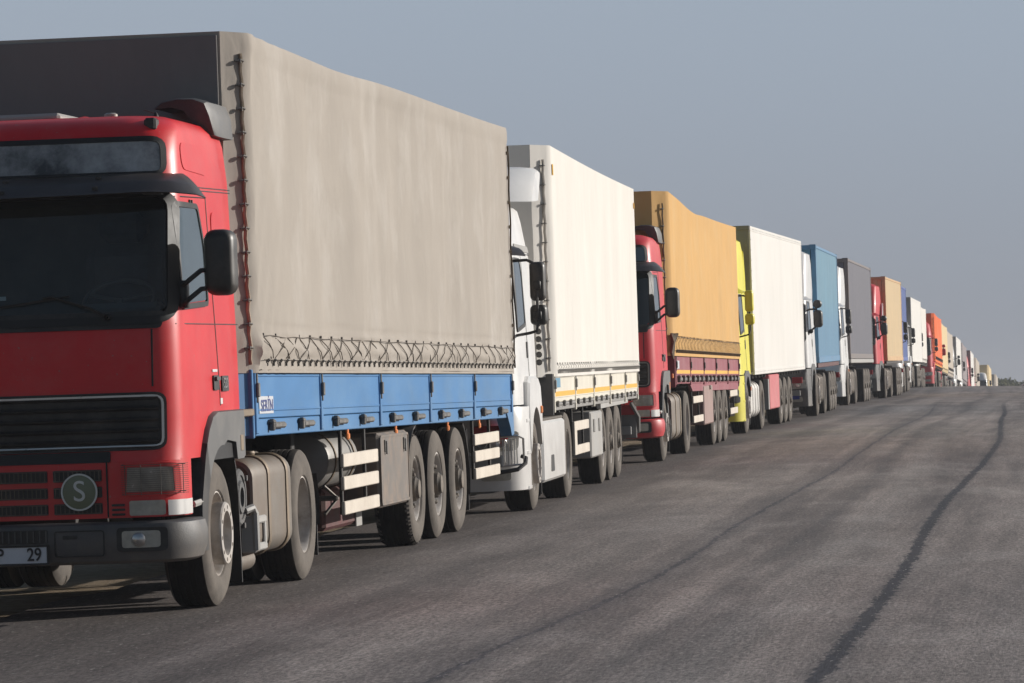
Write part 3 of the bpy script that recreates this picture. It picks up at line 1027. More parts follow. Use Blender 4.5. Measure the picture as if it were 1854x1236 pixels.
    # wheel-arch fender
    for s in (1, -1):
        inner = [(-.62, .40)]
        outer = [(-.80, .40), (-.76, .72), (-.60, 1.02), (-.44, 1.2), (-.30, 1.285), (-.14, 1.315), (.76, 1.315), (.78, 1.27), (.78, 1.0), (.72, .98), (.50, .98), (.46, 1.10), (.16, 1.12)]
        arc = [(.60 * math.cos(R(a)), WR + .60 * math.sin(R(a))) for a in range(86, 188, 8)]
        A = lambda a0, a1: [(.60 * math.cos(R(t)), WR + .60 * math.sin(R(t))) for t in range(a0, a1 + 1, 6)]
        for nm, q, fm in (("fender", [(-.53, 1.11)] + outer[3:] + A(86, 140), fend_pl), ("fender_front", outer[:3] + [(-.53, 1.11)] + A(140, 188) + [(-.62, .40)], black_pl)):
            n = len(q)
            vs = []
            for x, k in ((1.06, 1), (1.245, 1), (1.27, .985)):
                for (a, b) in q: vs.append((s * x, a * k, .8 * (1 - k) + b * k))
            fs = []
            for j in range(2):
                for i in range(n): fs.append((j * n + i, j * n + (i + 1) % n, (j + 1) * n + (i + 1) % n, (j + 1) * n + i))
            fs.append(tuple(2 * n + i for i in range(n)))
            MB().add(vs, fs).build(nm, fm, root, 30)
        mb = MB()
        mb.tube([(s * 1.08, -.93, .70), (s * 1.25, -.93, .72), (s * 1.25, -.72, .73)], .022, 6)
        mb.build("fender_bracket", lt_grey, root)
        MB().box(s * 1.02, s * 1.24, -.95, -.70, .395, .42, .008).build("fender_foot", lt_grey, root)
        MB().box(s * 1.20, s * 1.243, -.50, .47, .99, 1.14).build("arch_liner", seal_m, root)
        # mud guard behind the wheel
        mb = MB()
        pts = [(.50, 1.05), (.60, .92), (.66, .72), (.68, .4), (.70, .12)]
        for x in (0,):
            vs = []
            for y, z in pts:
                for xx in (.86, 1.23):
                    vs.append((s * xx, y, z)); vs.append((s * xx, y + .02, z))
            fs = []
            for i in range(len(pts) - 1):
                a = i * 4
                fs += [(a, a + 2, a + 6, a + 4), (a + 1, a + 5, a + 7, a + 3), (a + 2, a + 3, a + 7, a + 6), (a, a + 4, a + 5, a + 1)]
            mb.add(vs, fs)
        mb.build("mudflap", black_pl, root)
        mb = MB().box(s * 1.262, s * 1.274, .60, .70, 1.03, 1.14, .004)
        mb.build("side_reflector", strap_m if hero else amber, root)
    # interior
    if hero:
        mb = MB()
        mb.box(-1.12, 1.12, -1.15, -.72, 1.70, 1.99, .06)
        mb.box(.55, 1.08, -.98, -.78, 1.98, 2.05, .03)
        mb.build("dashboard", interior, root)
        mb = MB()
        cW = Vector((.74, -.66, 2.07))
        path = []
        for k in range(33):
            a = 2 * math.pi * k / 32
            path.append(cW + Vector((math.cos(a) * .235, math.sin(a) * .235 * .82, math.sin(a) * .235 * .57)))
        mb.tube(path, .016, 8, cap=False)
        for a in (20, 160, 270):
            a = R(a)
            mb.tube([cW, cW + Vector((math.cos(a) * .235, math.sin(a) * .235 * .82, math.sin(a) * .235 * .57))], .014, 6)
        mb.tube([cW, cW + Vector((0, -.2, -.25))], .03, 8)
        mb.build("steering_wheel", fend_pl, root, 50)
        for x in (.70, -.70):
            mb = MB()
            mb.box(x - .26, x + .26, -.40, -.10, 1.75, 2.45, .08)
            mb.box(x - .16, x + .16, -.36, -.16, 2.46, 2.66, .06)
            mb.build("seat", seat_m, root)
        mb = MB(); mb.box(-1.15, 1.15, .25, .28, 1.6, 2.75)
        mb.box(-1.14, 1.14, -1.1, .25, 2.74, 2.76); mb.box(-1.14, 1.14, -1.1, .25, 1.62, 1.66)
        mb.build("cab_lining", interior, root)
        mb = MB(); p = cab.F(.08, 2.10, -.01); mb.box(p.x - .045, p.x + .045, p.y - .002, p.y + .002, p.z - .012, p.z + .014)
        mb.build("dash_card", plate_w, root)
    return cab

# ------------------------------------------------------------------ modern cab-over with fairings
def modern_cab(root, st):
    body, low = st['body'], st.get('low', st['body'])
    top = st.get('top', 3.1)
    far = st.get('far', False)
    hw = st.get('hw', 1.18)
    lv = [(.25, -1.36, .90, 1.22, .30, .30, .08), (.60, -1.42, .90, 1.22, .30, .30, .08), (1.05, -1.42, .92, 1.215, .30, .30, .08), (1.12, -1.40, .92, hw + .02, .28, .28, .07),
          (1.9, -1.34, .92, hw, .28, .28, .07), (2.65, -1.16, .92, hw - .03, .28, .28, .08)]
    if top > 3.4:
        tp_ = st.get('taper', 1.0)
        lv += [(2.9, -1.08, .92, hw - .05 * tp_, .3, .3, .09), (top - .35, -.80, .90, hw - .09 * tp_, .32, .34, .1), (top - .13, -.58, .86, hw - .14 * tp_, .34, .36, .1), (top - .04, -.36, .80, hw - .24, .36, .36, .1), (top, -.1, .7, hw - .4, .36, .36, .08)]
    else:
        lv += [(2.8, -1.02, .92, hw - .06, .32, .32, .1), (top - .14, -.72, .88, hw - .12, .36, .36, .1), (top - .04, -.42, .82, hw - .24, .4, .4, .1), (top, -.1, .7, hw - .42, .4, .4, .08)]
    rf = st.get('rcf', 1.0)
    lv = [(z, a, b, c, rc * rf, rd * rf, bow * (1.0 if rf == 1 else .7)) for z, a, b, c, rc, rd, bow in lv]
    cab = Cab(lv)
    if st.get('yaw'):
        a_ = st['yaw']
        MB.TF = lambda v: Vector((v.x + (v.y - 3.5) * a_, v.y - v.x * a_, v.z))
    zs = [1.12, 1.3, 1.6, 1.9, 2.1, 2.3, 2.5, 2.65]
    t0 = 2.65
    zs += [t0 + (top - .13 - t0) * k / 5 for k in range(1, 6)] + [top - .08, top - .04, top - .018, top]
    sh = cab.shell(zs).build("cab", body, root, 42)
    ws = MB().patch(rpoly([(-hw + .06, 1.72), (hw - .06, 1.72), (hw - .09, 2.60), (-hw + .09, 2.60)], .12, 5), cab.F, .010, 6, .02).build("windscreen", glass_d, sh, 60)
    if not far:
        MB().ring(rpoly([(-hw + .03, 1.69), (hw - .03, 1.69), (hw - .06, 2.63), (-hw + .06, 2.63)], .14, 5), cab.F, .03, .014, .02).build("windscreen_seal", seal_m, ws, 50)
        w = MB()
        for px in (.75, -.1):
            a = cab.F(px, 1.70, .03)
            w.tube([a, cab.F(px - .35, 1.80, .05), cab.F(px - .75, 1.76, .03)], .010, 5)
        w.build("wiper", black_pl, root)
        mb = MB()
        mb.grid(lambda u, v: cab.F((2 * u - 1) * (hw - .05), 2.74 - .12 * v, .02 + .16 * v), 24, 4)
        n0 = len(mb.v)
        mb.add([(p[0], p[1] + .02, p[2] + .01) for p in mb.v], [f[::-1] for f in mb.f])
        mb.build("sun_visor", visor_m if st.get('visor', True) else body, root, 40)
    gr = MB().patch(rpoly([(-.92, 1.06), (.92, 1.06), (.95, 1.58), (-.95, 1.58)], .08, 4), cab.F, .010, 4, .03).build("grille", black_pl if st.get('dgrille', True) else low, root, 50)
    if not far:
        mb = MB()
        for k in range(5):
            z = 1.10 + k * .095
            mb.grid(lambda u, v: cab.F(-.88 + 1.76 * u, z + .05 * v, .012 + .03 * math.sin(math.pi * v)), 20, 4)
        mb.build("grille_slat", low if st.get('dgrille', True) else black_pl, gr, 50)
    for s in (1, -1):
        so = rpoly([(-.98, 1.90), (-.20, 1.96), (-.22, 2.45), (-.34, 2.60), (-.90, 2.60)], .06, 4)
        w = MB().patch(so, side_map(cab, s), .010, 4, .02).build("side_window", glass_g if s > 0 else glass_d, sh, 60)
        if not far:
            MB().ring(rpoly([(-1.02, 1.86), (-.165, 1.93), (-.19, 2.46), (-.32, 2.64), (-.92, 2.64)], .07, 4), side_map(cab, s), .04, .014, .02).build("window_seal", seal_m, w, 50)
            mb = MB()
            for pts in ([(-1.08, 2.66), (-.08, 2.68), (-.04, 2.2), (.05, 1.2)], [(-1.1, 2.70), (.9, 2.70)]):
                sm = seam(cab, pts, s); mb.add(sm.v, sm.f)
            mb.build("door_seam", black_pl, sh)
            MB().patch(rpoly([(-.12, 1.60), (0, 1.60), (0, 1.77), (-.12, 1.77)], .02, 3), side_map(cab, s), .010, 2, .02).build("door_handle", black_pl, sh, 50)
    # bumper and lower front: own piece down to the ground clearance
    mb = MB()
    zz = [st.get('clear', .25), .32, .45, .60, .8, 1.0, 1.10]
    rows = []
    for z in zz:
        r = []
        for k in range(-18, 19):
            x = 1.185 * k / 18
            r.append(cab.F(x, z, .03 if z < 1.05 else .012))
        r = [Vector((-1.25, -.66, z)), Vector((-1.25, -.95, z)), *r, Vector((1.25, -.95, z)), Vector((1.25, -.66, z))]
        rows.append(r)
    n = len(rows[0])
    mb.add([p for r in rows for p in r], [(j * n + i, j * n + i + 1, (j + 1) * n + i + 1, (j + 1) * n + i) for j in range(len(zz) - 1) for i in range(n - 1)])
    bp = mb.build("bumper", low, root, 40)
    BF = lambda x, z, o: cab.F(x, z, .03 + o)
    for s in (1, -1):
        hl = MB().patch(rpoly([(s * .68, .64), (s * 1.15, .66), (s * 1.16, .86), (s * .70, .82)], .05, 3), BF, .012, 4, .02).build("headlight", lens_d, root, 50)
        if not far:
            for xx in (.82, 1.0):
                c = BF(s * xx, .75, .012)
                MB().lathe([(0, .062), (-.014, .055), (-.012, .04), (0, .0005)], (c.x, c.y, c.z), 'y', 18).build("headlight_bulb", chrome, hl, 60)
            MB().patch(rpoly([(s * .80, .36), (s * 1.08, .36), (s * 1.08, .47), (s * .80, .47)], .03, 3), BF, .010, 3, .02).build("fog_lamp", lens_m, bp, 50)
    sl = MB().patch(rpoly([(-.62, .62), (.62, .62), (.66, .86), (-.66, .86)], .05, 3), BF, .008, 3, .02).build("air_intake", black_pl, bp, 50)
    if st.get('dark_slot'):
        for s in (1, -1):
            MB().patch(rpoly([(s * .90, 1.14), (s * 1.03, 1.14), (s * 1.03, 1.42), (s * .90, 1.42)], .05, 4), cab.F, .014, 3, .02).build("air_slot", black_pl, sh, 50)
    pm = st.get('plate', plate_w)
    pl = MB().patch(rpoly([(st.get('platex', 0) - .30, .42), (st.get('platex', 0) + .30, .42), (st.get('platex', 0) + .30, .53), (st.get('platex', 0) - .30, .53)], .01, 2), BF, .02, 2, .02).build("number_plate", pm, root)
    if st.get('plate_text'):
        p = BF(st['platex'], .475, .024)
        letters(st['plate_text'], "plate_lettering", .10, badge_w, pl, p, (1, 0, 0), (0, 0, 1), .002, .002, .9)
    # arches, steps
    for s in (1, -1):
        fm = st.get('fender', body)
        arc = [(.60 * math.cos(R(a)), WR + .60 * math.sin(R(a))) for a in range(18, 168, 10)]
        ft = st.get('ftop', 1.40)
        outer = [(-.66, .62), (-.72, .95), (-.70, 1.15), (-.62, ft - .06), (-.46, ft), (.30, ft - .01), (.56, ft - .10), (.66, ft - .32), (.68, .72)]
        poly = outer + arc
        mb = MB()
        rows = [(.92, 1.0), (1.235, 1.0), (1.262, .965)]
        vs = []; fs = []; n = len(poly)
        for x, k in rows:
            for a, b in poly: vs.append((s * x, a * k, .85 + (b - .85) * k))
        for j in range(2):
            for i in range(n): fs.append((j * n + i, j * n + (i + 1) % n, (j + 1) * n + (i + 1) % n, (j + 1) * n + i))
        fs.append(tuple(2 * n + i for i in range(n)))
        mb.add(vs, fs)
        mb.build("fender", fm, root, 32)
        sp = MB()
        for z in (.24, .60, .93):
            sp.box(s * .98, s * 1.255, -.98, -.62, z, z + .05, .012)
        sp.box(s * .98, s * 1.0, -.98, -.62, .24, 1.1)
        sp.box(s * 1.0, s * 1.25, -.66, -.635, .24, .95, .008)
        sp.build("step", low, root)
        fl = MB().box(s * .86, s * 1.23, .64, .665, .15, 1.15, .004)
        fl.build("mudflap", black_pl, root)
        if not far:
            MB().box(s * 1.258, s * 1.28, .45, .56, ft - .40, ft - .32, .01).build("side_lamp", amber, root)
    # mirrors
    mk = st.get('mirror', 'arm')
    mm = st.get('mirror_mat', mirror_m)
    for s in (1, -1):
        def X(a, b): return (a, b) if s > 0 else (-b, -a)
        if mk == 'round':
            mo = mirror_block(root, "door_mirror", *X(1.36, 1.57), -1.05, -.86, 2.03, 2.43, mm, .08)
            mo2 = mirror_block(root, "wide_angle_mirror", *X(1.36, 1.56), -1.05, -.88, 2.47, 2.66, mm, .09)
            ar = MB()
            ar.tube([cab.S(-.95, 2.42, 0, s), (s * 1.28, -1.0, 2.45), (s * 1.45, -.97, 2.45)], .022, 6)
            ar.tube([cab.S(-.95, 1.92, 0, s), (s * 1.3, -1.0, 1.96), (s * 1.42, -.97, 2.06)], .022, 6)
            ar.lathe([(-1.04, .05), (-1.0, .055), (-.96, .045), (-.95, .001)], (s * 1.30, 0, 1.95), 'y', 10)
        else:
            dzm = st.get('mz', 0)
            mo = mirror_block(root, "door_mirror", *X(1.34, 1.50), -1.18, -1.02, 2.18 + dzm, 2.58 + dzm, mm, .05)
            mo2 = mirror_block(root, "wide_angle_mirror", *X(1.335, 1.51), -1.18, -1.02, 1.93 + dzm, 2.14 + dzm, mm, .05)
            ar = MB()
            ar.tube([cab.S(-1.0, 2.60, -.02, s), (s * 1.32, -1.12, 2.60), (s * 1.38, -1.13, 2.57), (s * 1.41, -1.15 + dzm, 2.5), (s * 1.42, -1.19 + dzm * 1.5, 2.2), (s * 1.42, -1.19 + dzm * 1.5, 1.95), (s * 1.40, -1.13, 1.87), (s * 1.32, -1.12, 1.85), cab.S(-1.0, 1.83, -.02, s)], .016, 7)
            for z in (2.34, 2.03) if not dzm else ():
                ar.box(s * 1.38, s * 1.46, -1.215, -1.16, z - .045, z + .045, .01)
        ar.build("mirror_arm", black_pl, mo, 50)
    # roof wing / fairing
    if st.get('wing'):
        z0, z1 = st['wing']
        mb = MB()
        prof = [(-.05, z0 - .04), (.15, z0 + .12), (.45, z1 - .04), (.75, z1), (1.0, z1 - .02), (1.0, z1 - .06), (.70, z0 + .0), (.40, z0 - .02)]
        vs = []; fs = []
        xs = [-1.23, -1.19, -1.05, -.85, -.6, -.3, 0, .3, .6, .85, 1.05, 1.19, 1.23]
        n = len(prof)
        for x in xs:
            k = {1.23: .90, 1.19: .97, 1.05: 1.0}.get(abs(x), 1.0)
            for y, z in prof: vs.append((x, .5 + (y - .5) * (.8 + .2 * k) + .62 * (abs(x) / 1.23) ** 3, z0 + (z - z0) * k - (0 if k == 1 else .0)))
        for j in range(len(xs) - 1):
            for i in range(n): fs.append((j * n + i, j * n + (i + 1) % n, (j + 1) * n + (i + 1) % n, (j + 1) * n + i))
        fs.append(tuple(range(n))); fs.append(tuple((len(xs) - 1) * n + i for i in range(n)))
        mb.add(vs, fs)
        wg = mb.build("roof_spoiler", body, root, 40)
        mb = MB()
        for x in (-.7, .7): mb.tube([(x, .5, top - .05), (x, .6, z0 + .05)], .03, 6)
        mb.build("spoiler_bracket", black_pl, wg)
        MB().box(-hw + .1, hw - .06, .60, .93, 2.66, 2.78, .01).build("roof_band", box_grey, sh)
        for s in (1, -1):
            MB().patch(rpoly([(-.6, 2.72), (.9, 2.72), (.9, 2.79), (-.55, 2.79)], .01, 2), side_map(cab, s), .01, 2, .02).build("roof_band", box_grey, sh)
    if st.get('side_fairing'):
        for s in (1, -1):
            mb = MB()
            mb.prism([(.90, 1.1), (1.30, 1.1), (1.34, 2.2), (1.22, 3.0), (1.02, top - .35), (.90, top - .3)], 'x', s * (hw - .10), s * (hw - .06))
            mb.build("side_fairing", body, root)
    MB.TF = None
    return cab

# ------------------------------------------------------------------ running gear
def running_gear(root, st):
    wb, axles = st.get('wb', 3.5), st['axles']
    y0, y1 = st['y0'], st['y1']
    cm = st.get('chassis', chas)
    far = st.get('far', False)
    for s in (1, -1):
        wheel(root, 'steer', 0, s, 1.075)
        wheel(root, 'drive', wb, s, 1.085)
        if not far: wheel(root, None, wb, s, .755)
        for i, a in enumerate(axles):
            wheel(root, 'trailer', a, s, 1.07, 'lug' if (i == 0 and st.get('hero')) else 'tyre')
    mb = MB()
    for s in (1, -1):
        mb.box(s * .38, s * .46, -1.0, wb + .9, .66, .90)
        mb.box(s * .34, s * .48, y0 + 3.0, y1 - .1, .78, st['zb'] - .02)
        mb.box(s * .34, s * .48, y0 + .1, y0 + 3.2, st['zb'] - .22, st['zb'] - .02)
    for a in [0, wb] + list(axles):
        mb.lathe([(-1.0, .075), (1.0, .075)], (0, a, WR), 'x', 10)
    mb.lathe([(-.25, .02), (-.2, .2), (.2, .2), (.25, .02)], (0, wb, WR), 'x', 14)
    y = y0 + .4
    while y < y1:
        mb.box(-1.2, 1.2, y, y + .08, st['zb'] - .10, st['zb'] - .01)
        y += .75
    mb.box(-.5, .5, wb - .5, wb + .5, .90, st['zb'] - .10)
    mb.box(-.45, .45, -.9, .8, .55, 1.0)
    mb.box(-1.0, -.5, .9, 2.2, .35, .92, .08)
    mb.build("chassis", cm, root)
    mb = MB()
    for a in axles:
        for s in (1, -1):
            mb.box(s * .44, s * .56, a - .45, a + .1, .50, .58)
            mb.box(s * .44, s * .56, a - .55, a - .42, .5, .85)
            mb.lathe([(.55, .12), (.62, .14), (.78, .13)], (s * .5, a + .25, 0), 'z', 12)
    mb.build("suspension", cm, root)
    # landing legs
    ly = st.get('legy', y0 + 3.2)
    for s in (1, -1):
        mb = MB()
        mb.box(s * .78, s * .92, ly - .07, ly + .07, .52, st['zb'] - .05, .01)
        mb.box(s * .80, s * .90, ly - .05, ly + .05, .34, .54)
        mb.box(s * .70, s * 1.0, ly - .12, ly + .12, .31, .345, .008)
        mb.tube([(s * .85, ly, .8), (s * .4, ly + .8, 1.0)], .03, 6)
        mb.build("landing_leg", cm, root)
    # drive wheel mud wings
    for s in (1, -1):
        mb = MB()
        arc = [(wb + .56 * math.cos(R(a)), WR + .56 * math.sin(R(a))) for a in range(0, 120, 10)] if not st.get('hero') else [(wb + .58 * math.cos(R(a)), WR + .58 * math.sin(R(a))) for a in range(-10, 40, 10)]
        n = len(arc); vs = []
        for (a, b) in arc: vs += [(s * .62, a, b), (s * 1.24, a, b)]
        mb.add(vs, [(2 * i, 2 * i + 1, 2 * i + 3, 2 * i + 2) for i in range(n - 1)])
        mb.box(s * .66, s * 1.22, wb + .56, wb + .58, .16, .55)
        mb.build("mudflap", black_pl, root)
        mb = MB().box(s * .66, s * 1.22, axles[-1] + .56, axles[-1] + .58, .18, .95)
        mb.build("mudflap", black_pl, root)
    # rear underrun bar and lamps
    mb = MB()
    mb.box(-1.15, 1.15, y1 - .10, y1 - .02, .50, .62, .01)
    for s in (1, -1): mb.box(s * .5, s * .58, y1 - .12, y1 - .04, .6, st['zb'])
    rb = mb.build("underrun_bar", lt_grey, root)
    for s in (1, -1):
        MB().box(s * .85, s * 1.2, y1 - .03, y1 + .02, .78, .92, .01).build("tail_lamp", red2, rb)

def fuel_tank(root, s, y0, y1, z0, z1, m, hero=False, x0=.62, x1=1.235):
    mb = MB()
    out = rrect(x0, x1, z0, z1, .13, 6)
    n = len(out); vs = []; fs = []
    cx, cz = (x0 + x1) / 2, (z0 + z1) / 2
    rows = [(y0 + .02, .80), (y0, .90), (y0 + .012, .965), (y0 + .05, 1.0), (y1 - .05, 1.0), (y1 - .012, .965), (y1, .90), (y1 - .02, .8)]
    for y, k in rows:
        for a, b in out: vs.append((s * (cx + (a - cx) * k), y, cz + (b - cz) * k))
    for j in range(len(rows) - 1):
        for i in range(n): fs.append((j * n + i, j * n + (i + 1) % n, (j + 1) * n + (i + 1) % n, (j + 1) * n + i))
    fs.append(tuple(range(n))); fs.append(tuple((len(rows) - 1) * n + i for i in range(n)))
    mb.add(vs, fs)
    t = mb.build("fuel_tank", m, root, 40)
    L = y1 - y0
    for f in (.36, .84) if hero else (.2, .5, .8):
        y = y0 + L * f
        st_ = MB()
        vs = []; fs = []
        for yy, k in ((y - .035, 1.0), (y - .035, 1.03), (y - .02, 1.045), (y + .02, 1.045), (y + .035, 1.03), (y + .035, 1.0)):
            for a, b in out: vs.append((s * (cx + (a - cx) * k), yy, cz + (b - cz) * k))
        for j in range(5):
            for i in range(n): fs.append((j * n + i, j * n + (i + 1) % n, (j + 1) * n + (i + 1) % n, (j + 1) * n + i))
        st_.add(vs, fs)
        st_.build("tank_strap", strap_m if hero else m, t, 40)
    if hero:
        MB().lathe([(z1 - .01, .05), (z1 + .02, .06), (z1 + .035, .055), (z1 + .035, .0005)], (s * (x1 - .22), y0 + L * .62, 0), 'z', 18).build("filler_cap", strap_m, t)
    return t

def side_guard(root, s, y0, y1, zs, h, posts=2, m=None, ztop=1.1, end_x=False):
    for k in range(posts):
        y = y0 + .08 + (y1 - y0 - .55) * k / max(1, posts - 1) if posts > 1 else (y0 + y1) / 2
        MB().box(s * 1.19, s * 1.215, y, y + .05, zs[0] - .3 if len(zs) < 3 else zs[-1], ztop, .004).build("guard_post", chas, root)
    for z in zs:
        MB().box(s * 1.217, s * 1.247, y0, y1, z, z + h, .006).build("guard_rail", m or rail_m, root)

# ------------------------------------------------------------------ load bodies
def tarp_body(root, y0, y1, zb, zt, m, sag=None, amp=.012, cham=(.15, .24), tf=None, hemz=None, hw=1.283, name="tarpaulin", seed=0, corner_fold=True, fine=1.0, hem_amp=1.0, seams=()):
    sag = sag or (lambda t: .02 * math.sin(math.pi * t))
    ny = int(90 * fine)
    nz_ = int(44 * fine)
    side = []
    for i in range(ny + 1):
        t = 1 - i / ny
        y = y0 + (y1 - y0) * t
        side.append((hw, y, 1, 0, t))
    ch = []
    for k in range(1, 6):
        t = k / 5
        ch.append((hw - cham[0] * t, y0 - cham[1] * t, .8, -.55, 0))
    fx = hw - cham[0]
    fr = [(fx * (1 - 2 * k / 12), y0 - cham[1], 0, -1, 0) for k in range(1, 12)]
    right = side + ch
    left = [(-x, y, -nx, n_, t) for x, y, nx, n_, t in right[::-1]]
    loop = right + fr + left
    rear = [(-hw + 2 * hw * k / 6, y1, 0, 1, 1) for k in range(1, 6)]
    loop += rear
    n = len(loop)
    vs = []; fs = []
    for j in range(nz_ + 1):
        v = j / nz_
        v = v ** 1.25 if hemz else v
        for (x, y, nx, n_, t) in loop:
            top = zt - sag(t) if t > 0 or y > y0 - .01 else zt
            z = zb + (top - zb) * v
            d = 0
            if abs(nx) > .9:
                e = min(1, t * 14, (1 - t) * 30) * min(1, (1 - v) * 8)
                p = Vector((y * .55 + seed, z * .35 * (1 if not hemz else 1), seed * 1.7))
                d = amp * 2.2 * noise.noise(p) + amp * noise.noise(Vector((y * 2.4 + seed, z * .5, 3 + seed)))
                d += amp * .5 * noise.noise(Vector((y * 1.3 + z * 1.1, z * 3 - y * .8, 9 + seed)))
                d *= e
                if hemz:
                    a, b = hemz
                    if z < a: d *= .3
                    if b < z < a:
                        k = (z - b) / (a - b)
                        d += hem_amp * (.022 * math.sin(math.pi * k) * (1 + .7 * noise.noise(Vector((y * 2.3, z * 7, 5)))) + .012 * noise.noise(Vector((y * 1.0 + z * 5, z * 18 + y, 2))))
                    d -= .010 * math.exp(-((z - a - .075 - .008 * math.sin(y * 1.7)) / .012) ** 2)
                    # diagonal gathers at the lower front corner
                    if corner_fold:
                        dd = (y - y0) + (z - a) * .9
                        d += .018 * math.exp(-max(0, (y - y0)) / .8) * math.exp(-max(0, z - a) / .8) * math.sin(((y - y0) * 1.3 - (z - a) * .8) * 16)
                # gathers hanging from the top front corner
                d += amp * .6 * math.exp(-(y - y0) / .7) * math.exp(-(top - z) / .9) * math.sin(((y - y0) + (top - z) * .5) * 14)
                for ys in seams: d += .007 * math.exp(-((y - ys) / .05) ** 2) * min(1, (1 - v) * 8)
                if seams and top - z < .13: d += .008 * min(1, (top - z) * 60)
            elif abs(nx) > .5:
                d = .014 * noise.noise(Vector((y * 9, z * 1.6, seed + 4))) + .008 * noise.noise(Vector((y * 20, z * 5, seed + 8)))
                d *= min(1, (1 - v) * 6)
            elif n_ < -.5:
                d = .012 * noise.noise(Vector((x * 1.5, z * 1.2, seed + 2)))
            vs.append((x + nx * d, y + n_ * d, z))
    for j in range(nz_):
        for i in range(n):
            fs.append((j * n + i, j * n + (i + 1) % n, (j + 1) * n + (i + 1) % n, (j + 1) * n + i))
    nr = len(right)
    b = nz_ * n
    # roof: slack cloth between the top edges
    lf = [b + nr + len(fr) + k for k in range(nr)][::-1]
    rt = [b + k for k in range(nr)]
    for k in range(nr - 1):
        fs.append((rt[k], rt[k + 1], lf[k + 1], lf[k]))
    fs.append(tuple([rt[-1]] + [b + nr + k for k in range(len(fr))] + [lf[-1]]))
    fs.append(tuple([rt[0]] + [b + n - 1 - k for k in range(len(rear))] + [lf[0]]))
    mb = MB(); mb.add(vs, fs)
    return mb.build(name, m, root, 50, tf)

def corner_strap(parent, x, y, z0, z1, n, tf=None, m=None, lean=0.0, r=.012):
    mb = MB(); hk = MB()
    path = []
    for k in range(n * 4 + 1):
        t = k / (n * 4)
        z = z1 + (z0 - z1) * t
        path.append((x + .004 * math.sin(k * .5 * math.pi), y + .005 * math.sin(k * .5 * math.pi + 1) + .012 * math.sin(t * 7), z))
    mb.tube(path, r, 6)
    o = mb.build("corner_strap", m or strap_d, parent, 50, tf)
    hk.tube([(-.03, -.05, .004), (.012, -.022, .010), (.018, .022, .008), (.006, .04, 0)], .007, 5)
    hk.lathe([(-.006, .015), (.006, .015), (.006, .008), (-.006, .008)], (.004, -.02, .006), 'x', 10, closed=True)
    h0 = hk.build("strap_hook", latch_m, parent, 50)
    for k in range(n):
        h = h0 if k == 0 else h0.copy()
        if k: COL.objects.link(h)
        p = Vector((x, y, z1 + (z0 - z1) * (k + .35) / n))
        h.location = tf(p) if tf else p
    return o

def lacing(parent, x, y0, y1, zt, zb, n, tf=None, style='cross', r=.006, cord=None):
    mb = MB(); ey = MB()
    step = (y1 - y0) / n
    up = []
    for k in range(n):
        y = y0 + step * k
        b = .035
        j = lambda: rnd.uniform(-.25, .25) * step
        if style == 'cross':
            zm = (zt + zb) / 2
            if rnd.random() < .9:
                a1, a2 = y + j() * .3, y + step * rnd.uniform(.7, 1.15)
                mb.tube([(x + .004, a1, zt + rnd.uniform(-.012, .012)), (x + .022, a1 * .7 + a2 * .3 + j() * .2, zt * .66 + zb * .34), (x + .022, a1 * .3 + a2 * .7, zt * .34 + zb * .66), (x + .006, a2, zb)], r, 4)
            if rnd.random() < .6:
                a1, a2 = y + step * rnd.uniform(.8, 1.1), y + j() * .6
                mb.tube([(x + .004, a1, zt), (x + .026, (a1 + a2) / 2 + j() * .2, zm), (x + .006, a2, zb)], r, 4)
        else:
            mb.tube([(x + .004, y, zt + rnd.uniform(-.01, .01)), (x + b * .7, y + .01, (zt + zb) / 2), (x + .006, y + step * .3, zb)], r, 4)
        ey.box(x - .004, x + .012, y - .004, y + .004, zt + .002, zt + .022, .002)
    q = int(n * 1.9)
    for k in range(q):
        y = y0 + (y1 - y0) * (k + .5) / q
        ey.tube([(x, y - .018, zb - .035), (x + .018, y - .014, zb - .008), (x + .022, y + .012, zb - .008), (x, y + .018, zb - .035)], .006, 4)
        ey.box(x - .002, x + .012, y - .006, y + .006, zb - .055, zb - .034)
    path = [(x + .012, y0 + (y1 - y0) * k / 120, zt + .012 * noise.noise(Vector((k * .21, 0, 0)))) for k in range(121)]
    mb.tube(path, r * .8, 4)
    path = [(x + .008, y0 + (y1 - y0) * k / 60, zb - .012) for k in range(61)]
    mb.tube(path, r * .7, 4)
    o_ = len(mb.v)
    mb.v += ey.v; mb.f += [tuple(i + o_ for i in q) for q in ey.f]; mb.m += [1] * len(ey.f)
    o = mb.build("hem_lacing", [cord or rope_m, latch_m if not cord else cord], parent, None, tf)
    o["kind"] = "stuff"
    return o

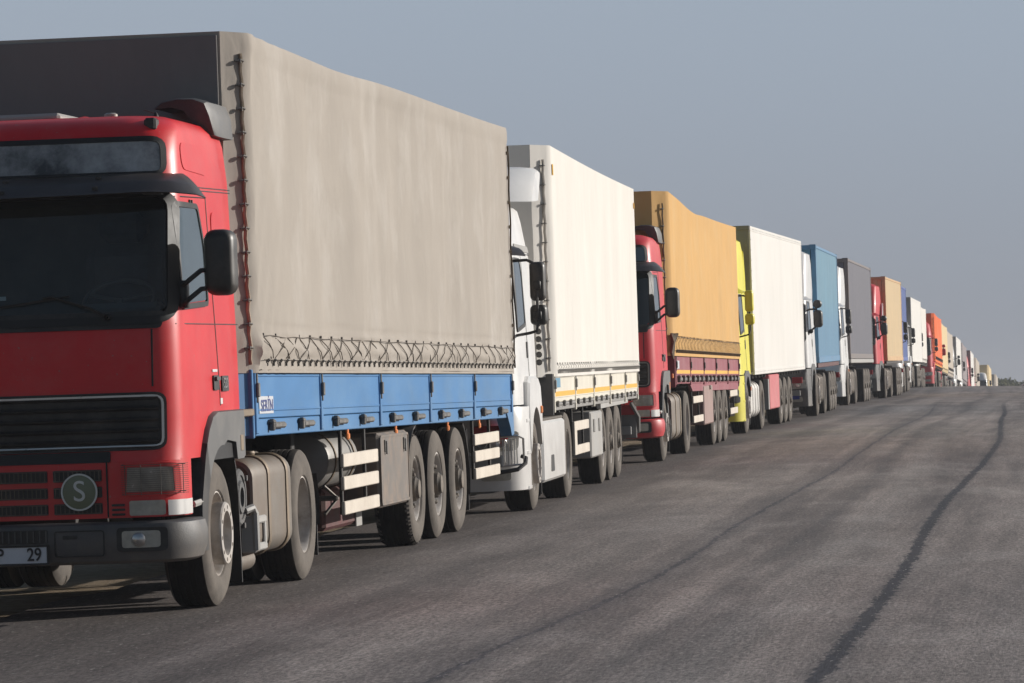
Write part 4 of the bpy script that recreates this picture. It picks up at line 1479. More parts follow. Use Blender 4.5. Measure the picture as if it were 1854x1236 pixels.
def drop_boards(root, st, tf=None):
    zb, zt = st['zb'], st['zt_board']
    ed, bm_, pm = st['edges'], st['board'], st.get('pillar', st['board'])
    hw = 1.25
    y0 = ed[0]
    MB().box(-hw + .05, hw - .05, y0 - .05, ed[-1], zb - .03, zb + .06).build("load_floor", chas, root, None, tf)
    for s in (1, -1):
        sill = MB().box(s * (hw - .06), s * (hw - .005), y0, ed[-1], zb - .07 - st.get('ldrop', 0), zb + .015, .006)
        if st.get('deep_sill'):
            sill.prism([(st['deep_sill'][0], zb - .07), (st['deep_sill'][0] + .5, zb - .19), (ed[-1], zb - .19), (ed[-1], zb - .07)], 'x', s * (hw - .055), s * (hw - .012))
        sill.build("floor_sill", st.get('sill', bm_), root, None, tf)
        for i in range(len(ed) - 1):
            a, b = ed[i] + .05, ed[i + 1] - .05
            mb = MB()
            mb.box(s * (hw - .035), s * hw, a, b, zb + .02, zt, .006)
            mb.box(s * (hw - .01), s * (hw + .008), a + .02, b - .02, zb + .07, zb + .085, .003)
            mb.box(s * (hw - .01), s * (hw + .008), a + .02, b - .02, zt - .03, zt - .012, .003)
            bd = mb.build("dropside_board", bm_, root, None, tf)
            if st.get('stripe') and s > 0:
                MB().box(hw, hw + .003, a + .01, b - .01, zb + .075, zb + .14).build("reflective_stripe", yel_stripe, bd, None, tf)
            if s > 0 or st.get('hero'):
                nl = st.get('latches', 2)
                for k in range(nl):
                    yc = a + (b - a) * (k + .62) / (nl + .12)
                    lt = MB()
                    q = st.get('lsc', 1.0)
                    zb_ = zb; zb = zb - st.get('ldrop', 0)
                    lt.box(s * hw, s * (hw + .042 * q), yc - .22, yc + .20, zb - .030 * q, zb + .030 * q, .012)
                    lt.box(s * hw, s * (hw + .030 * q), yc - .30, yc + .26, zb - .008, zb + .010, .004)
                    lt.box(s * hw, s * (hw + .05 * q), yc - .315, yc - .265, zb - .05 * q, zb + .06 * q, .008)
                    lt.box(s * hw, s * (hw + .055 * q), yc - .34, yc - .24, zb + .022 * q, zb + .048 * q, .006)
                    zb = zb_
                    lt.build("board_latch", st.get("lmat", latch_m), bd, None, tf)
        for i, e_ in enumerate(ed):
            w = .045
            mb = MB()
            mb.box(s * (hw - .03), s * (hw + .012), e_ - w, e_ + w, zb - .09, zt + .02, .006)
            pl_ = mb.build("stake_pillar", pm, root, None, tf)
            if s > 0:
                mb = MB()
                mb.box(hw + .010, hw + .022, e_ - .016, e_ + .016, zb + .13, zt - .01, .004)
                mb.box(hw + .012, hw + .034, e_ - .03, e_ + .03, zb + .17, zb + .27, .006)
                mb.build("pillar_lock", st.get('lockm', latch_m), pl_, None, tf)
    mb = MB().box(-hw, hw, y0 - .10, y0 - .05, zb - .12, zt + .02, .006)
    if st.get('hero'):
        for s in (1, -1): mb.prism([(s * hw, y0 - .05), (s * (hw - .13), y0 - .26), (s * (hw - .16), y0 - .26), (s * (hw - .06), y0 - .06)], 'z', zb - .10, zt + .02)
    mb.build("headboard", st.get('head', bm_), root, None, tf)
    mb = MB().box(-hw, hw, ed[-1] + .02, ed[-1] + .06, zb - .1, zt + .02, .006)
    mb.build("tailboard", bm_, root, None, tf)

def reefer_box(root, y0, y1, zb, zt, m, frame, far=False):
    hw = 1.27
    mb = MB().box(-hw, hw, y0, y1, zb, zt, .03)
    bx = mb.build("box_body", m, root, 30)
    mb = MB()
    for s in (1, -1):
        mb.box(s * (hw - .03), s * (hw + .006), y0 - .004, y1 + .004, zt - .09, zt + .006, .006)
        mb.box(s * (hw - .03), s * (hw + .008), y0 - .004, y1 + .004, zb - .006, zb + .10, .006)
        mb.box(s * (hw - .05), s * (hw + .007), y0 - .006, y0 + .05, zb + .10, zt - .09, .006)
        mb.box(s * (hw - .05), s * (hw + .007), y1 - .05, y1 + .006, zb + .10, zt - .09, .006)
    mb.build("edge_rail", box_white if not far else m, bx)
    mb = MB()
    mb.box(-hw + .01, hw - .03, y0 - .02, y0 - .004, zb + .05, zt - .01)
    mb.box(-hw, hw - .01, y0 - .05, y0 - .02, zt - .07, zt + .012, .006)
    mb.build("front_wall", frame, bx)
    if not far:
        mb = MB().box(-.9, .9, y0 - .42, y0 - .05, 1.9, 3.2, .06)
        u = mb.build("cooling_unit", box_grey, root)
        mb = MB()
        for k in range(9): mb.box(-.8, .8, y0 - .435, y0 - .42, 2.0 + k * .09, 2.05 + k * .09, .006)
        mb.build("cooling_grille", black_pl, u)
        mb = MB()
        for s in (1,):
            y = y0 + .15
            while y < y1:
                mb.box(hw + .004, hw + .012, y, y + .02, zt - .06, zt - .04); mb.box(hw + .004, hw + .012, y, y + .02, zb + .04, zb + .06)
                y += .35
            z = zb + .2
            while z < zt - .1:
                mb.box(hw + .004, hw + .012, y0 + .015, y0 + .035, z, z + .02); z += .2
        mb.build("rivet_row", lt_grey, bx)
    return bx

def container(M4, y0, y1, zb, h, m, frame, label, group=None, castm=None):
    """corrugated steel freight container: a thing of its own lying on a lorry"""
    castm = castm or frame
    C = empty("freight_container", M4 @ Matrix.Translation((0, 0, zb)))
    tag(C, label, "container", group)
    hw = 1.235
    mb = MB()
    for s in (1, -1):
        L = y1 - y0 - .3
        n = int(L / .28)
        pr = []
        for k in range(n):
            a = y0 + .15 + L * k / n
            w = L / n
            pr += [(a, 0), (a + w * .25, 0), (a + w * .5, .036), (a + w * .75, .036)]
        pr.append((y1 - .15, 0))
        vs = []
        for (y, d) in pr: vs += [(s * (hw - .012 - d), y, .14), (s * (hw - .012 - d), y, h - .08)]
        mb.add(vs, [(2 * i, 2 * i + 2, 2 * i + 3, 2 * i + 1) for i in range(len(pr) - 1)])
    n = 9
    pr = []
    for k in range(n):
        a = -1.1 + 2.2 * k / n; w = 2.2 / n
        pr += [(a, 0), (a + w * .25, 0), (a + w * .5, .04), (a + w * .75, .04)]
    pr.append((1.1, 0))
    vs = []
    for (x, d) in pr: vs += [(x, y0 + .03 + d, .14), (x, y0 + .03 + d, h - .1)]
    mb.add(vs, [(2 * i, 2 * i + 2, 2 * i + 3, 2 * i + 1) for i in range(len(pr) - 1)])
    mb.box(-hw + .05, hw - .05, y0 + .06, y1 - .06, h - .05, h - .02)
    mb.box(-hw + .05, hw - .05, y1 - .06, y1 - .02, .1, h - .1)
    mb.build("corrugated_wall", m, C, None)
    fr = MB()
    for s in (1, -1):
        fr.box(s * (hw - .09), s * hw, y0 + .16, y1 - .16, h - .085, h - .015, .008)
        fr.box(s * (hw - .09), s * hw, y0 + .16, y1 - .16, .0, .14, .008)
        for y, d in ((y0, 1), (y1, -1)):
            fr.box(s * (hw - .12), s * (hw - .002), y, y + d * .15, .12, h - .12, .008)
    for y, d in ((y0, 1), (y1, -1)):
        fr.box(-hw + .16, hw - .16, y, y + d * .07, h - .11, h - .012, .008)
        fr.box(-hw + .16, hw - .16, y, y + d * .07, .0, .14, .008)
    fr.build("container_frame", frame, C, 30)
    for s in (1, -1):
        for y, d in ((y0, 1), (y1, -1)):
            for z in (0, h - .12):
                cb = MB().box(s * (hw - .16), s * (hw + .004), y - d * .004, y + d * .16, z - .002, z + .122, .01)
                cb.build("corner_casting", castm or rusty, C)
    return C

def pose_matrix(cx, cy, head):
    """stand on the ground: contact line of the left-hand wheels through (cx, cy)"""
    s, c = math.sin(head), math.cos(head)
    def gz(u, lat): 
        return ground_z(cx + u * s + lat * c, cy + u * c - lat * s)
    z0 = gz(0, 0)
    ey = Vector((s * 8.0, c * 8.0, gz(8, 0) - z0)).normalized()
    ex = Vector((c, -s, .0328))
    ex = (ex - ey * ex.dot(ey)).normalized()
    ez = ex.cross(ey)
    o = Vector((cx, cy, z0)) - ex * 1.225
    return Matrix(((ex.x, ey.x, ez.x, o.x), (ex.y, ey.y, ez.y, o.y), (ex.z, ey.z, ez.z, o.z), (0, 0, 0, 1)))
GROUP = "lorries queuing along the shoulder"
def lorry(label, cx, cy, head):
    M4 = pose_matrix(cx, cy, head)
    r = empty("lorry", M4)
    tag(r, label, "lorry", GROUP)
    return r, M4

# ================================================================== ground, road, far land
def rows_y():
    ys = [-250, -120, -60, -30, -10]
    y = 0.0
    while y < 60: ys.append(y); y += .75
    while y < 240: ys.append(y); y += 3
    while y < 460: ys.append(y); y += 8
    while y < 1000: ys.append(y); y += 40
    while y < 9000: ys.append(y); y *= 1.25
    ys.append(9000)
    return ys
def shader_nodes(name):
    m = bpy.data.materials.new(name); m.use_nodes = True
    t = m.node_tree
    return m, t, t.nodes["Principled BSDF"], t.nodes.new, t.links.new

def asphalt_material():
    m, t, b, N, L = shader_nodes("worn_asphalt")
    uv = N("ShaderNodeUVMap"); uv.uv_map = "UVMap"
    sp = N("ShaderNodeSeparateXYZ"); L(uv.outputs[0], sp.inputs[0])
    D, S_ = sp.outputs[0], sp.outputs[1]
    def math_(op, a, b_=None, c=None):
        n = N("ShaderNodeMath"); n.operation = op
        for i, q in enumerate((a, b_, c)):
            if q is None: continue
            if isinstance(q, (int, float)): n.inputs[i].default_value = q
            else: L(q, n.inputs[i])
        return n.outputs[0]
    def noise_(vec, sc_, det=4, rough=.6, dist=0):
        n = N("ShaderNodeTexNoise"); n.inputs["Scale"].default_value = sc_
        n.inputs["Detail"].default_value = det; n.inputs["Roughness"].default_value = rough; n.inputs["Distortion"].default_value = dist
        L(vec, n.inputs["Vector"]); return n.outputs[0]
    def rng(v, a, b_, c, d):
        n = N("ShaderNodeMapRange"); n.inputs[1].default_value = a; n.inputs[2].default_value = b_
        n.inputs[3].default_value = c; n.inputs[4].default_value = d
        L(v, n.inputs[0]); return n.outputs[0]
    def scaled(sx, sy):
        n = N("ShaderNodeMapping"); n.inputs["Scale"].default_value = (sx, sy, 1); L(uv.outputs[0], n.inputs[0]); return n.outputs[0]
    def mixc(f, a, c):
        n = N("ShaderNodeMix"); n.data_type = 'RGBA'
        if isinstance(f, (int, float)): n.inputs[0].default_value = f
        else: L(f, n.inputs[0])
        for k, q in ((6, a), (7, c)):
            if isinstance(q, tuple): n.inputs[k].default_value = (*q, 1)
            else: L(q, n.inputs[k])
        return n.outputs[2]
    streak = noise_(scaled(1.3, .06), 1.0, 6, .66)
    streak2 = noise_(scaled(5.0, .09), 1.0, 5, .65)
    patch = noise_(scaled(.8, .22), 1.0, 6, .65, .4)
    grit = noise_(scaled(36, 8), 1.0, 4, .85)
    grit2 = noise_(scaled(9, 1.1), 1.0, 5, .75)
    col = mixc(rng(streak, .34, .68, 0, 1), (.106, .087, .081), (.335, .282, .259))
    col = mixc(rng(streak2, .40, .72, 0, .6), col, (.085, .072, .070))
    col = mixc(rng(patch, .50, .70, 0, .6), col, (.270, .243, .226))
    # darker brown strip along the queue, edge broken up by noise
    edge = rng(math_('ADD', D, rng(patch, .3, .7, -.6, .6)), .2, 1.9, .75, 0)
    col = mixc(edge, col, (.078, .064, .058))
    # wandering tar seams and wheel tracks running with the lane
    wob = noise_(scaled(.0, .16), 1.0, 5, .62)
    wob2 = noise_(scaled(3.0, 1.1), 1.0, 5, .65)
    wob3 = noise_(scaled(22.0, 5.0), 1.0, 3, .7)
    def path(pts, s_max):
        n = N("ShaderNodeFloatCurve")
        c = n.mapping.curves[0]
        q = [(a / s_max, (b_ - 2.0) / 4.0) for a, b_ in pts]
        c.points[0].location = q[0]; c.points[1].location = q[-1]
        for a, b_ in q[1:-1]: c.points.new(a, b_)
        n.mapping.update()
        L(math_('DIVIDE', S_, s_max), n.inputs["Value"])
        return math_('MULTIPLY_ADD', n.outputs[0], 4.0, 2.0)
    main = path([(0, 4.35), (15, 4.40), (22, 4.44), (28, 4.46), (34, 4.43), (38, 4.37), (45, 4.34), (53, 4.46), (65, 4.72), (77, 4.83), (96, 4.40), (115, 4.19), (140, 4.3)], 140)
    second = path([(0, 2.3), (15, 2.42), (24, 2.5), (30, 2.66), (34, 2.66), (40, 2.55), (49, 2.57), (62, 2.72), (84, 2.75), (121, 2.32), (140, 2.2)], 140)
    fade = rng(S_, 98, 128, 1, 0)
    def track(d0, w0, w1, amt, colr, amp, prev, phase, br, line=None):
        n = N("ShaderNodeMapping"); n.inputs["Scale"].default_value = (0, .11, 1); n.inputs["Location"].default_value = (phase, phase * 1.7, 0)
        L(uv.outputs[0], n.inputs[0])
        wb_ = noise_(n.outputs[0], 1.0, 3, .55)
        off = math_('SUBTRACT', D, line) if line else math_('SUBTRACT', D, math_('MULTIPLY_ADD', math_('SUBTRACT', wb_, .5), amp, d0))
        off = math_('ABSOLUTE', math_('ADD', off, math_('ADD', math_('MULTIPLY', math_('SUBTRACT', wob2, .5), .13), math_('MULTIPLY', math_('SUBTRACT', wob3, .5), .16))))
        mk = rng(off, w0, w1, amt, 0)
        if br:
            n2 = N("ShaderNodeMapping"); n2.inputs["Scale"].default_value = (0, .21, 1); n2.inputs["Location"].default_value = (phase + 5, 3, 0)
            L(uv.outputs[0], n2.inputs[0])
            mk = math_('MULTIPLY', mk, rng(noise_(n2.outputs[0], 1, 4, .6), .35, .6, 1 - br, 1))
        if line: mk = math_('MULTIPLY', mk, fade)
        return mixc(mk, prev, colr)
    col = track(2.60, .05, .30, .60, (.066, .060, .064), .30, col, 2.0, .25, second)
    col = track(2.62, .014, .035, .85, (.036, .034, .046), .35, col, 2.6, .3, second)
    col = track(3.32, .02, .16, .65, (.058, .053, .056), .25, col, 7.0, .8)
    col = track(1.1, .05, .50, .30, (.060, .055, .055), .4, col, 11.0, .6)
    col = track(1.85, .10, .55, .5, (.30, .262, .243), .4, col, 41.0, .5)
    col = track(.75, .05, .25, .4, (.26, .225, .21), .3, col, 47.0, .6)
    col = track(3.75, .05, .35, .40, (.28, .255, .24), .3, col, 17.0, .6)
    col = track(4.43, .05, .22, .35, (.055, .052, .060), .22, col, 23.0, .5, main)
    col = track(4.43, .038, .062, .98, (.012, .013, .024), .22, col, 23.0, .12, main)
    col = track(5.7, .2, 1.0, .5, (.31, .27, .25), .5, col, 31.0, .4)
    g = N("ShaderNodeMix"); g.data_type = 'RGBA'; g.blend_type = 'MULTIPLY'; g.inputs[0].default_value = 1
    L(col, g.inputs[6]); L(rng(math_('MULTIPLY_ADD', patch, .25, grit), .48, .82, .40, 1.68), g.inputs[7])
    g2 = N("ShaderNodeMix"); g2.data_type = 'RGBA'; g2.blend_type = 'MULTIPLY'; g2.inputs[0].default_value = 1
    L(g.outputs[2], g2.inputs[6]); L(rng(grit2, .3, .7, .80, 1.20), g2.inputs[7])
    pale = rng(noise_(scaled(30, 6.5), 1.0, 2, .6), .64, .70, 0, .65)
    L(mixc(pale, g2.outputs[2], (.36, .33, .30)), b.inputs["Base Color"])
    L(rng(streak, .3, .7, .72, .9), b.inputs["Roughness"])
    b.inputs["Specular IOR Level"].default_value = .3
    bp = N("ShaderNodeBump"); bp.inputs["Distance"].default_value = .006; bp.inputs["Strength"].default_value = .8
    h = math_('ADD', grit, math_('MULTIPLY', grit2, 1.2))
    L(h, bp.inputs["Height"]); L(bp.outputs[0], b.inputs["Normal"])
    return m

def gravel_material():
    m, t, b, N, L = shader_nodes("sandy_gravel")
    tc = N("ShaderNodeTexCoord")
    n1 = N("ShaderNodeTexNoise"); n1.inputs["Scale"].default_value = 9; n1.inputs["Detail"].default_value = 8; n1.inputs["Roughness"].default_value = .75
    n2 = N("ShaderNodeTexNoise"); n2.inputs["Scale"].default_value = .35; n2.inputs["Detail"].default_value = 7
    L(tc.outputs["Object"], n1.inputs["Vector"]); L(tc.outputs["Object"], n2.inputs["Vector"])
    r1 = N("ShaderNodeValToRGB")
    r1.color_ramp.elements[0].position = .3; r1.color_ramp.elements[0].color = (.17, .125, .085, 1)
    r1.color_ramp.elements[1].position = .72; r1.color_ramp.elements[1].color = (.50, .39, .27, 1)
    L(n1.outputs[0], r1.inputs[0])
    mx = N("ShaderNodeMix"); mx.data_type = 'RGBA'
    q = N("ShaderNodeMapRange"); q.inputs[1].default_value = .45; q.inputs[2].default_value = .7; q.inputs[4].default_value = .6
    L(n2.outputs[0], q.inputs[0]); L(q.outputs[0], mx.inputs[0])
    L(r1.outputs[0], mx.inputs[6]); mx.inputs[7].default_value = (.24, .20, .13, 1)
    L(mx.outputs[2], b.inputs["Base Color"])
    b.inputs["Roughness"].default_value = .95; b.inputs["Specular IOR Level"].default_value = .1
    bp = N("ShaderNodeBump"); bp.inputs["Distance"].default_value = .06
    L(n1.outputs[0], bp.inputs["Height"]); L(bp.outputs[0], b.inputs["Normal"])
    return m

YS = rows_y()
def sheet(name, ds, m, dz, y_lo, y_hi, jitter=0, widen=False):
    ys = [y for y in YS if y_lo <= y <= y_hi]
    vs = []; uvs = []
    for y in ys:
        for i, d in enumerate(ds):
            k = 1 + (max(0, abs(y) - 150) / 90 if widen and abs(d) > 14 else 0)
            dd = d * k
            if jitter and i == 0: dd += jitter * (noise.noise(Vector((y * .35, 3, 0))) + .6 * noise.noise(Vector((y * 1.6, 8, 0))))
            x = line_x(min(y, 600)) + dd if y < 600 else line_x(600) + (y - 600) * .06 + dd
            z = (line_z(y) + crossfall(d)) + dz
            if abs(d) > 14: z += .0
            vs.append((x, y, z)); uvs.append((dd, y))
    n = len(ds)
    fs = [(j * n + i, j * n + i + 1, (j + 1) * n + i + 1, (j + 1) * n + i) for j in range(len(ys) - 1) for i in range(n - 1)]
    me = bpy.data.meshes.new(name)
    me.from_pydata(vs, [], fs)
    me.materials.append(m)
    uvl = me.uv_layers.new(name="UVMap")
    for lp in me.loops: uvl.data[lp.index].uv = uvs[lp.vertex_index]
    me.polygons.foreach_set("use_smooth", [True] * len(me.polygons))
    o = bpy.data.objects.new(name, me)
    COL.objects.link(o)
    o["kind"] = "structure"
    return o
sheet("ground", [-260, -160, -90, -50, -30, -20, -14, -10, -7, -5.5, -4.5, -3.8, -3.2, -2.6, -2.1, -1.6, -1.2, -.8, -.3, .3, 1, 1.8, 3, 5, 8, 11, 13.5, 16, 24, 40, 80, 160, 260],
      gravel_material(), -.03, -250, 9000, widen=True)
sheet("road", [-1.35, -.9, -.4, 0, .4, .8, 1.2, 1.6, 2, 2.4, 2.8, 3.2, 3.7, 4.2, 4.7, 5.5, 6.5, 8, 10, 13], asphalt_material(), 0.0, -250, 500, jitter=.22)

# ================================================================== the queue
HERO = dict(hero=True)
# ---- 1: red lorry at the head of the picture, beige canvas over blue boards
root, M1 = lorry("red lorry with beige canvas over blue drop sides, nearest of the queue", -1.953, 29.035, .132)
TF1 = lambda v: Vector((v.x, v.y, v.z - .0085 * (v.y - 1.25)))
round_cab(root, red, True)
st = dict(hero=True, y0=1.25, y1=14.92, wb=3.16, axles=(8.66, 9.98, 11.29), zb=1.22, zt_board=1.565, edges=[1.29, 3.9, 6.68, 9.42, 12.2, 14.9],
          board=bluep, legy=4.45, ldrop=.035, lsc=.78)
running_gear(root, st)
drop_boards(root, st, TF1)
sag1 = curve([(0, 0), (.06, .035), (.12, .050), (.19, .072), (.25, .090), (.32, .080), (.40, .048), (.49, .032), (.7, .034), (.9, .026), (1, .01)])
tp = tarp_body(root, 1.28, 14.94, 1.56, 3.95, tarp_grey, tf=TF1, hemz=(1.82, 1.66), amp=.020, seed=1.3, fine=1.7, seams=(3.1, 5.6, 8.0, 10.4, 12.8),
               sag=lambda t: .5 * sag1(t) - .0085 * 13.6 * t)
MB().box(-1.115, 1.115, 1.010, 1.030, 1.60, 3.925, .004).build("front_wall", canvas("dark_grey_canvas", (.22, .21, .205), (.17, .16, .16), .5), tp)  # separate front panel, darker grey than the rest of the canvas
corner_strap(tp, 1.243, 1.19, 1.62, 3.80, 13, TF1, web_m, r=.014)
lacing(tp, 1.292, 1.42, 14.86, 1.82, 1.665, 29, TF1, r=.0042)
mb = MB()
mb.tube([(1.286, 1.36 + 13.5 * k / 60, 1.585) for k in range(61)], .004, 4)
mb.build("stitched_hem", tarp_grey, tp, 50, TF1)
mb = MB(); mb.tube([(1.30, 14.9 - .03 * math.sin(k * 1.3), 1.62 + 2.25 * k / 20) for k in range(21)], .010, 5)
for k in range(9):
    mb.lathe([(-.006, .018), (.006, .018), (.006, .01), (-.006, .01)], (1.295, 14.86, 1.8 + k * .25), 'x', 8, closed=True)
mb.build("corner_strap", strap_d, tp, 50, TF1)
b0 = [o for o in root.children if o.name.startswith("dropside_board")][0]
stk = MB().box(1.251, 1.256, 1.40, 1.93, 1.272, 1.395).build("name_plate", plate_w, b0, None, TF1)
letters("SERİN", "name_lettering", .115, text_b, stk, TF1(Vector((1.2575, 1.68, 1.325))), (0, 1, 0), (0, 0, 1), .001, .002, 1.45)
for y in (5.15, 7.55, 10.55, 12.62):
    mb = MB().box(1.225, 1.247, y - .045, y + .045, 1.035, 1.09, .012)
    mb.box(1.222, 1.24, y - .03, y + .03, 1.09, 1.14, .004)
    mb.build("side_marker_lamp", amber, root, None, TF1)
side_guard(root, 1, 4.85, 6.52, (.79, .61, .415), .105, 2, ztop=1.13)
side_guard(root, 1, 12.22, 13.92, (.78, .62, .455), .105, 2, ztop=1.10)
side_guard(root, -1, 4.85, 6.52, (.79, .61, .415), .105, 2, ztop=1.13)
side_guard(root, -1, 12.22, 13.92, (.78, .62, .455), .105, 2, ztop=1.10)
lk = MB().box(.72, 1.25, 6.58, 8.10, .40, 1.02, .03).build("locker", box_m, root)
for y in (6.86, 7.86):
    mb = MB()
    mb.box(1.248, 1.262, y - .045, y + .045, .86, .96, .004); mb.box(1.26, 1.272, y - .02, y + .02, .84, .95, .004)
    mb.build("locker_latch", latch_m, lk)
MB().ring(rpoly([(6.60, .42), (8.08, .42), (8.08, 1.0), (6.60, 1.0)], .05, 3), lambda a, b, o: Vector((1.25 + o, a, b)), .02, .006, .01).build("locker_trim", box_m, lk)
mb = MB().lathe([(5.0, .0005), (5.0, .17), (5.03, .215), (5.10, .232), (6.30, .232), (6.37, .215), (6.40, .17), (6.40, .0005)], (.88, 0, .84), 'y', 32)
at = mb.build("air_tank", box_grey, root)
mb = MB()
for y in (5.25, 6.12): mb.lathe([(y - .02, .234), (y - .02, .243), (y + .02, .243), (y + .02, .234)], (.88, 0, .84), 'y', 32)
mb.build("tank_strap", strap_m, at)
MB().box(.50, .95, 5.6, 7.3, .26, .60, .03).build("storage_box", chas_r, root)
MB().box(.95, .965, 7.0, 7.28, .24, .56, .004).build("lit_box_edge", lt_grey, root)  # pale strip coloured to stand for the sunlit edge of the storage box
# front guard of the trailer wheels and rear lamp bracket
arc = [(8.66 + .56 * math.cos(R(a)), WR + .56 * math.sin(R(a))) for a in range(95, 190, 12)]
vs = []
for a, b in arc: vs += [(.80, a, b), (1.24, a, b), (1.235, a, b - .02), (.80, a, b - .02)]
mb = MB().add(vs, [(4 * i + k, 4 * i + (k + 1) % 4, 4 * i + 4 + (k + 1) % 4, 4 * i + 4 + k) for i in range(len(arc) - 1) for k in range(4)])
mb.build("fender", fend_pl, root)
arc = [(11.29 + .56 * math.cos(R(a)), WR + .56 * math.sin(R(a))) for a in range(-15, 80, 12)]
vs = []
for a, b in arc: vs += [(.80, a, b), (1.24, a, b), (1.235, a, b - .02), (.80, a, b - .02)]
mb = MB().add(vs, [(4 * i + k, 4 * i + (k + 1) % 4, 4 * i + 4 + (k + 1) % 4, 4 * i + 4 + k) for i in range(len(arc) - 1) for k in range(4)])
mb.build("fender", black_pl, root)
# corner post at the rear
MB().prism([(14.45, 1.17), (14.95, 1.17), (14.97, .95), (14.80, .93), (14.70, 1.02)], 'x', 1.14, 1.26).build("rear_corner_post", bluep, root, None, TF1)
fuel_tank(root, 1, 1.20, 2.66, .27, .96, tank_m, True)
fuel_tank(root, -1, 1.20, 2.66, .27, .96, tank_m, False)
mb = MB()
mb.lathe([(1.02, .0005), (1.02, .16), (1.04, .20), (1.13, .205), (1.19, .20), (1.205, .185), (1.205, .155), (1.195, .15), (1.195, .12), (1.21, .11), (1.21, .07), (1.16, .06), (1.16, .0005)], (0, .90, .70), 'x', 36)
for k in range(3):
    a = R(40 + 120 * k); mb.box(1.18, 1.22, .90 + .20 * math.cos(a) - .02, .90 + .20 * math.cos(a) + .02, .70 + .20 * math.sin(a) - .02, .70 + .20 * math.sin(a) + .02, .004)
mb.build("air_filter", grey_pl, root)
mb = MB()
mb.tube([(1.20, 1.02, .60), (1.24, 1.08, .62), (1.25, 1.14, .58), (1.25, 1.15, .32)], .028, 8)
mb.box(1.14, 1.25, 1.13, 1.17, .30, .56, .01)
for z in (.31, .50): mb.box(1.02, 1.26, 1.14, 1.52, z, z + .055, .012)
mb.box(1.235, 1.255, 1.46, 1.52, .31, .55, .008)
mb.build("step", lt_grey, root)
MB().lathe([(1.06, .0005), (1.06, .075), (1.58, .075), (1.58, .062), (1.4, .055), (1.4, .0005)], (1.08, 0, .24), 'y', 20).build("exhaust_silencer", tank_m, root)
mb = MB(); mb.tube([(1.16, 4.4, .66), (1.24, 4.55, .56), (1.16, 4.42, .44)], .014, 6); mb.box(1.05, 1.25, 4.5, 4.55, .54, .58, .01)
mb.build("gear_handle", rim_d, root)
mb = MB().box(1.16, 1.258, .80, 1.20, 1.26, 1.31, .006); mb.build("plank_end", strap_m, root)

# ---- 2: white lorry, white tarp
root, M2 = lorry("white lorry with roof spoiler, white tarpaulin and yellow-striped white drop sides", .256, 45.27, .100)
modern_cab(root, dict(body=white_p, top=3.30, wing=(3.30, 3.66), mirror='arm', side_fairing=False, ftop=1.41, visor=True, dgrille=True, hw=1.18))
st = dict(y0=2.2, y1=15.2, wb=3.95, axles=(9.2, 10.5, 11.8), zb=1.08, zt_board=1.40, edges=[2.22, 4.95, 7.6, 10.2, 12.8, 15.15], board=cream_b, pillar=cream_b,
          sill=box_grey, stripe=True, latches=3, head=grey_pl, lsc=.65, lmat=box_grey, lockm=box_grey)
running_gear(root, st); drop_boards(root, st)
tp = tarp_body(root, 2.30, 15.22, 1.385, 3.94, tarp_white, amp=.007, seed=4.1, cham=(.19, .30), corner_fold=False, fine=.7, sag=lambda t: .02 * math.sin(math.pi * t))
corner_strap(tp, 1.215, 2.15, 1.45, 3.78, 11, None, web_l, r=.016)
lacing(tp, 1.283, 2.35, 15.1, 1.52, 1.475, 40, None, 'straight', .003, lt_grey)
mb = MB()
for y in (2.5, 15.05): mb.box(1.29, 1.296, y - .05, y + .05, 3.66 if y > 5 else 3.62, 3.74)
mb.build("tarp_patch", yel_stripe, tp)
b0 = [o for o in root.children if o.name.startswith("dropside_board")][0]
MB().box(1.251, 1.256, 2.42, 3.0, 1.265, 1.375).build("name_plate", cont_blue, b0)
mb = MB()
for k in range(7): mb.lathe([(-.01, .035), (.01, .035), (.012, .02), (.012, .0005)], (1.12, 0, 1.55 + k * .085), 'y', 10)
for v in range(len(mb.v)): mb.v[v] = (mb.v[v][0], mb.v[v][1] + 1.99, mb.v[v][2])
mb.build("tarp_eyelet", latch_m, tp)
mb = MB().box(.72, 1.255, .74, 3.36, .26, .92, .03)
sk = mb.build("side_skirt", white_p, root)
MB().box(.75, 1.24, .80, 3.30, .92, .95, .01).build("skirt_tread", rim_d, sk)
MB().patch(rpoly([(1.55, .36), (1.95, .36), (1.92, .54), (1.60, .54)], .03, 3), lambda a, b, o: Vector((1.255 + o, a, b)), .004, 2, .01).build("skirt_opening", black_pl, sk)
fuel_tank(root, -1, .9, 3.0, .27, .95, tank_m)
for s in (1, -1): side_guard(root, s, 4.75, 6.80, (.74, .46), .11, 2)
MB().box(1.22, 1.25, 4.74, 5.05, .46, .85, .004).build("guard_post", rail_m, root)
lk = MB().box(.75, 1.255, 7.0, 8.7, .37, .93, .02).build("locker", lt_grey, root)
for y in (7.4, 8.2): MB().box(1.25, 1.268, y - .10, y + .10, .68, .84, .01).build("locker_latch", box_grey, lk)
mb = MB(); mb.prism([(8.75, 1.10), (13.4, 1.10), (13.4, .97), (8.75, .95)], 'x', 1.19, 1.24); mb.build("wheel_valance", lt_grey, root)
mb = MB(); mb.tube([(1.15, 15.15, .95), (1.25, 15.2, .75), (1.24, 15.3, .55), (1.0, 15.3, .45)], .03, 6)
mb.box(.6, 1.22, 15.2, 15.24, .45, .9, .01)
mb.build("rear_bracket", box_grey, root)
mb = MB()
for k in range(6): mb.tube([(1.05 + .028 * k, -1.46 - .05, .52), (1.05 + .028 * k, -1.46 - .06, .78)], .008, 5)
mb.tube([(1.02, -1.50, .80), (1.2, -1.48, .81), (1.25, -1.42, .78), (1.25, -1.40, .52), (1.0, -1.50, .50)], .014, 6)
mb.build("lamp_guard", chrome, root)
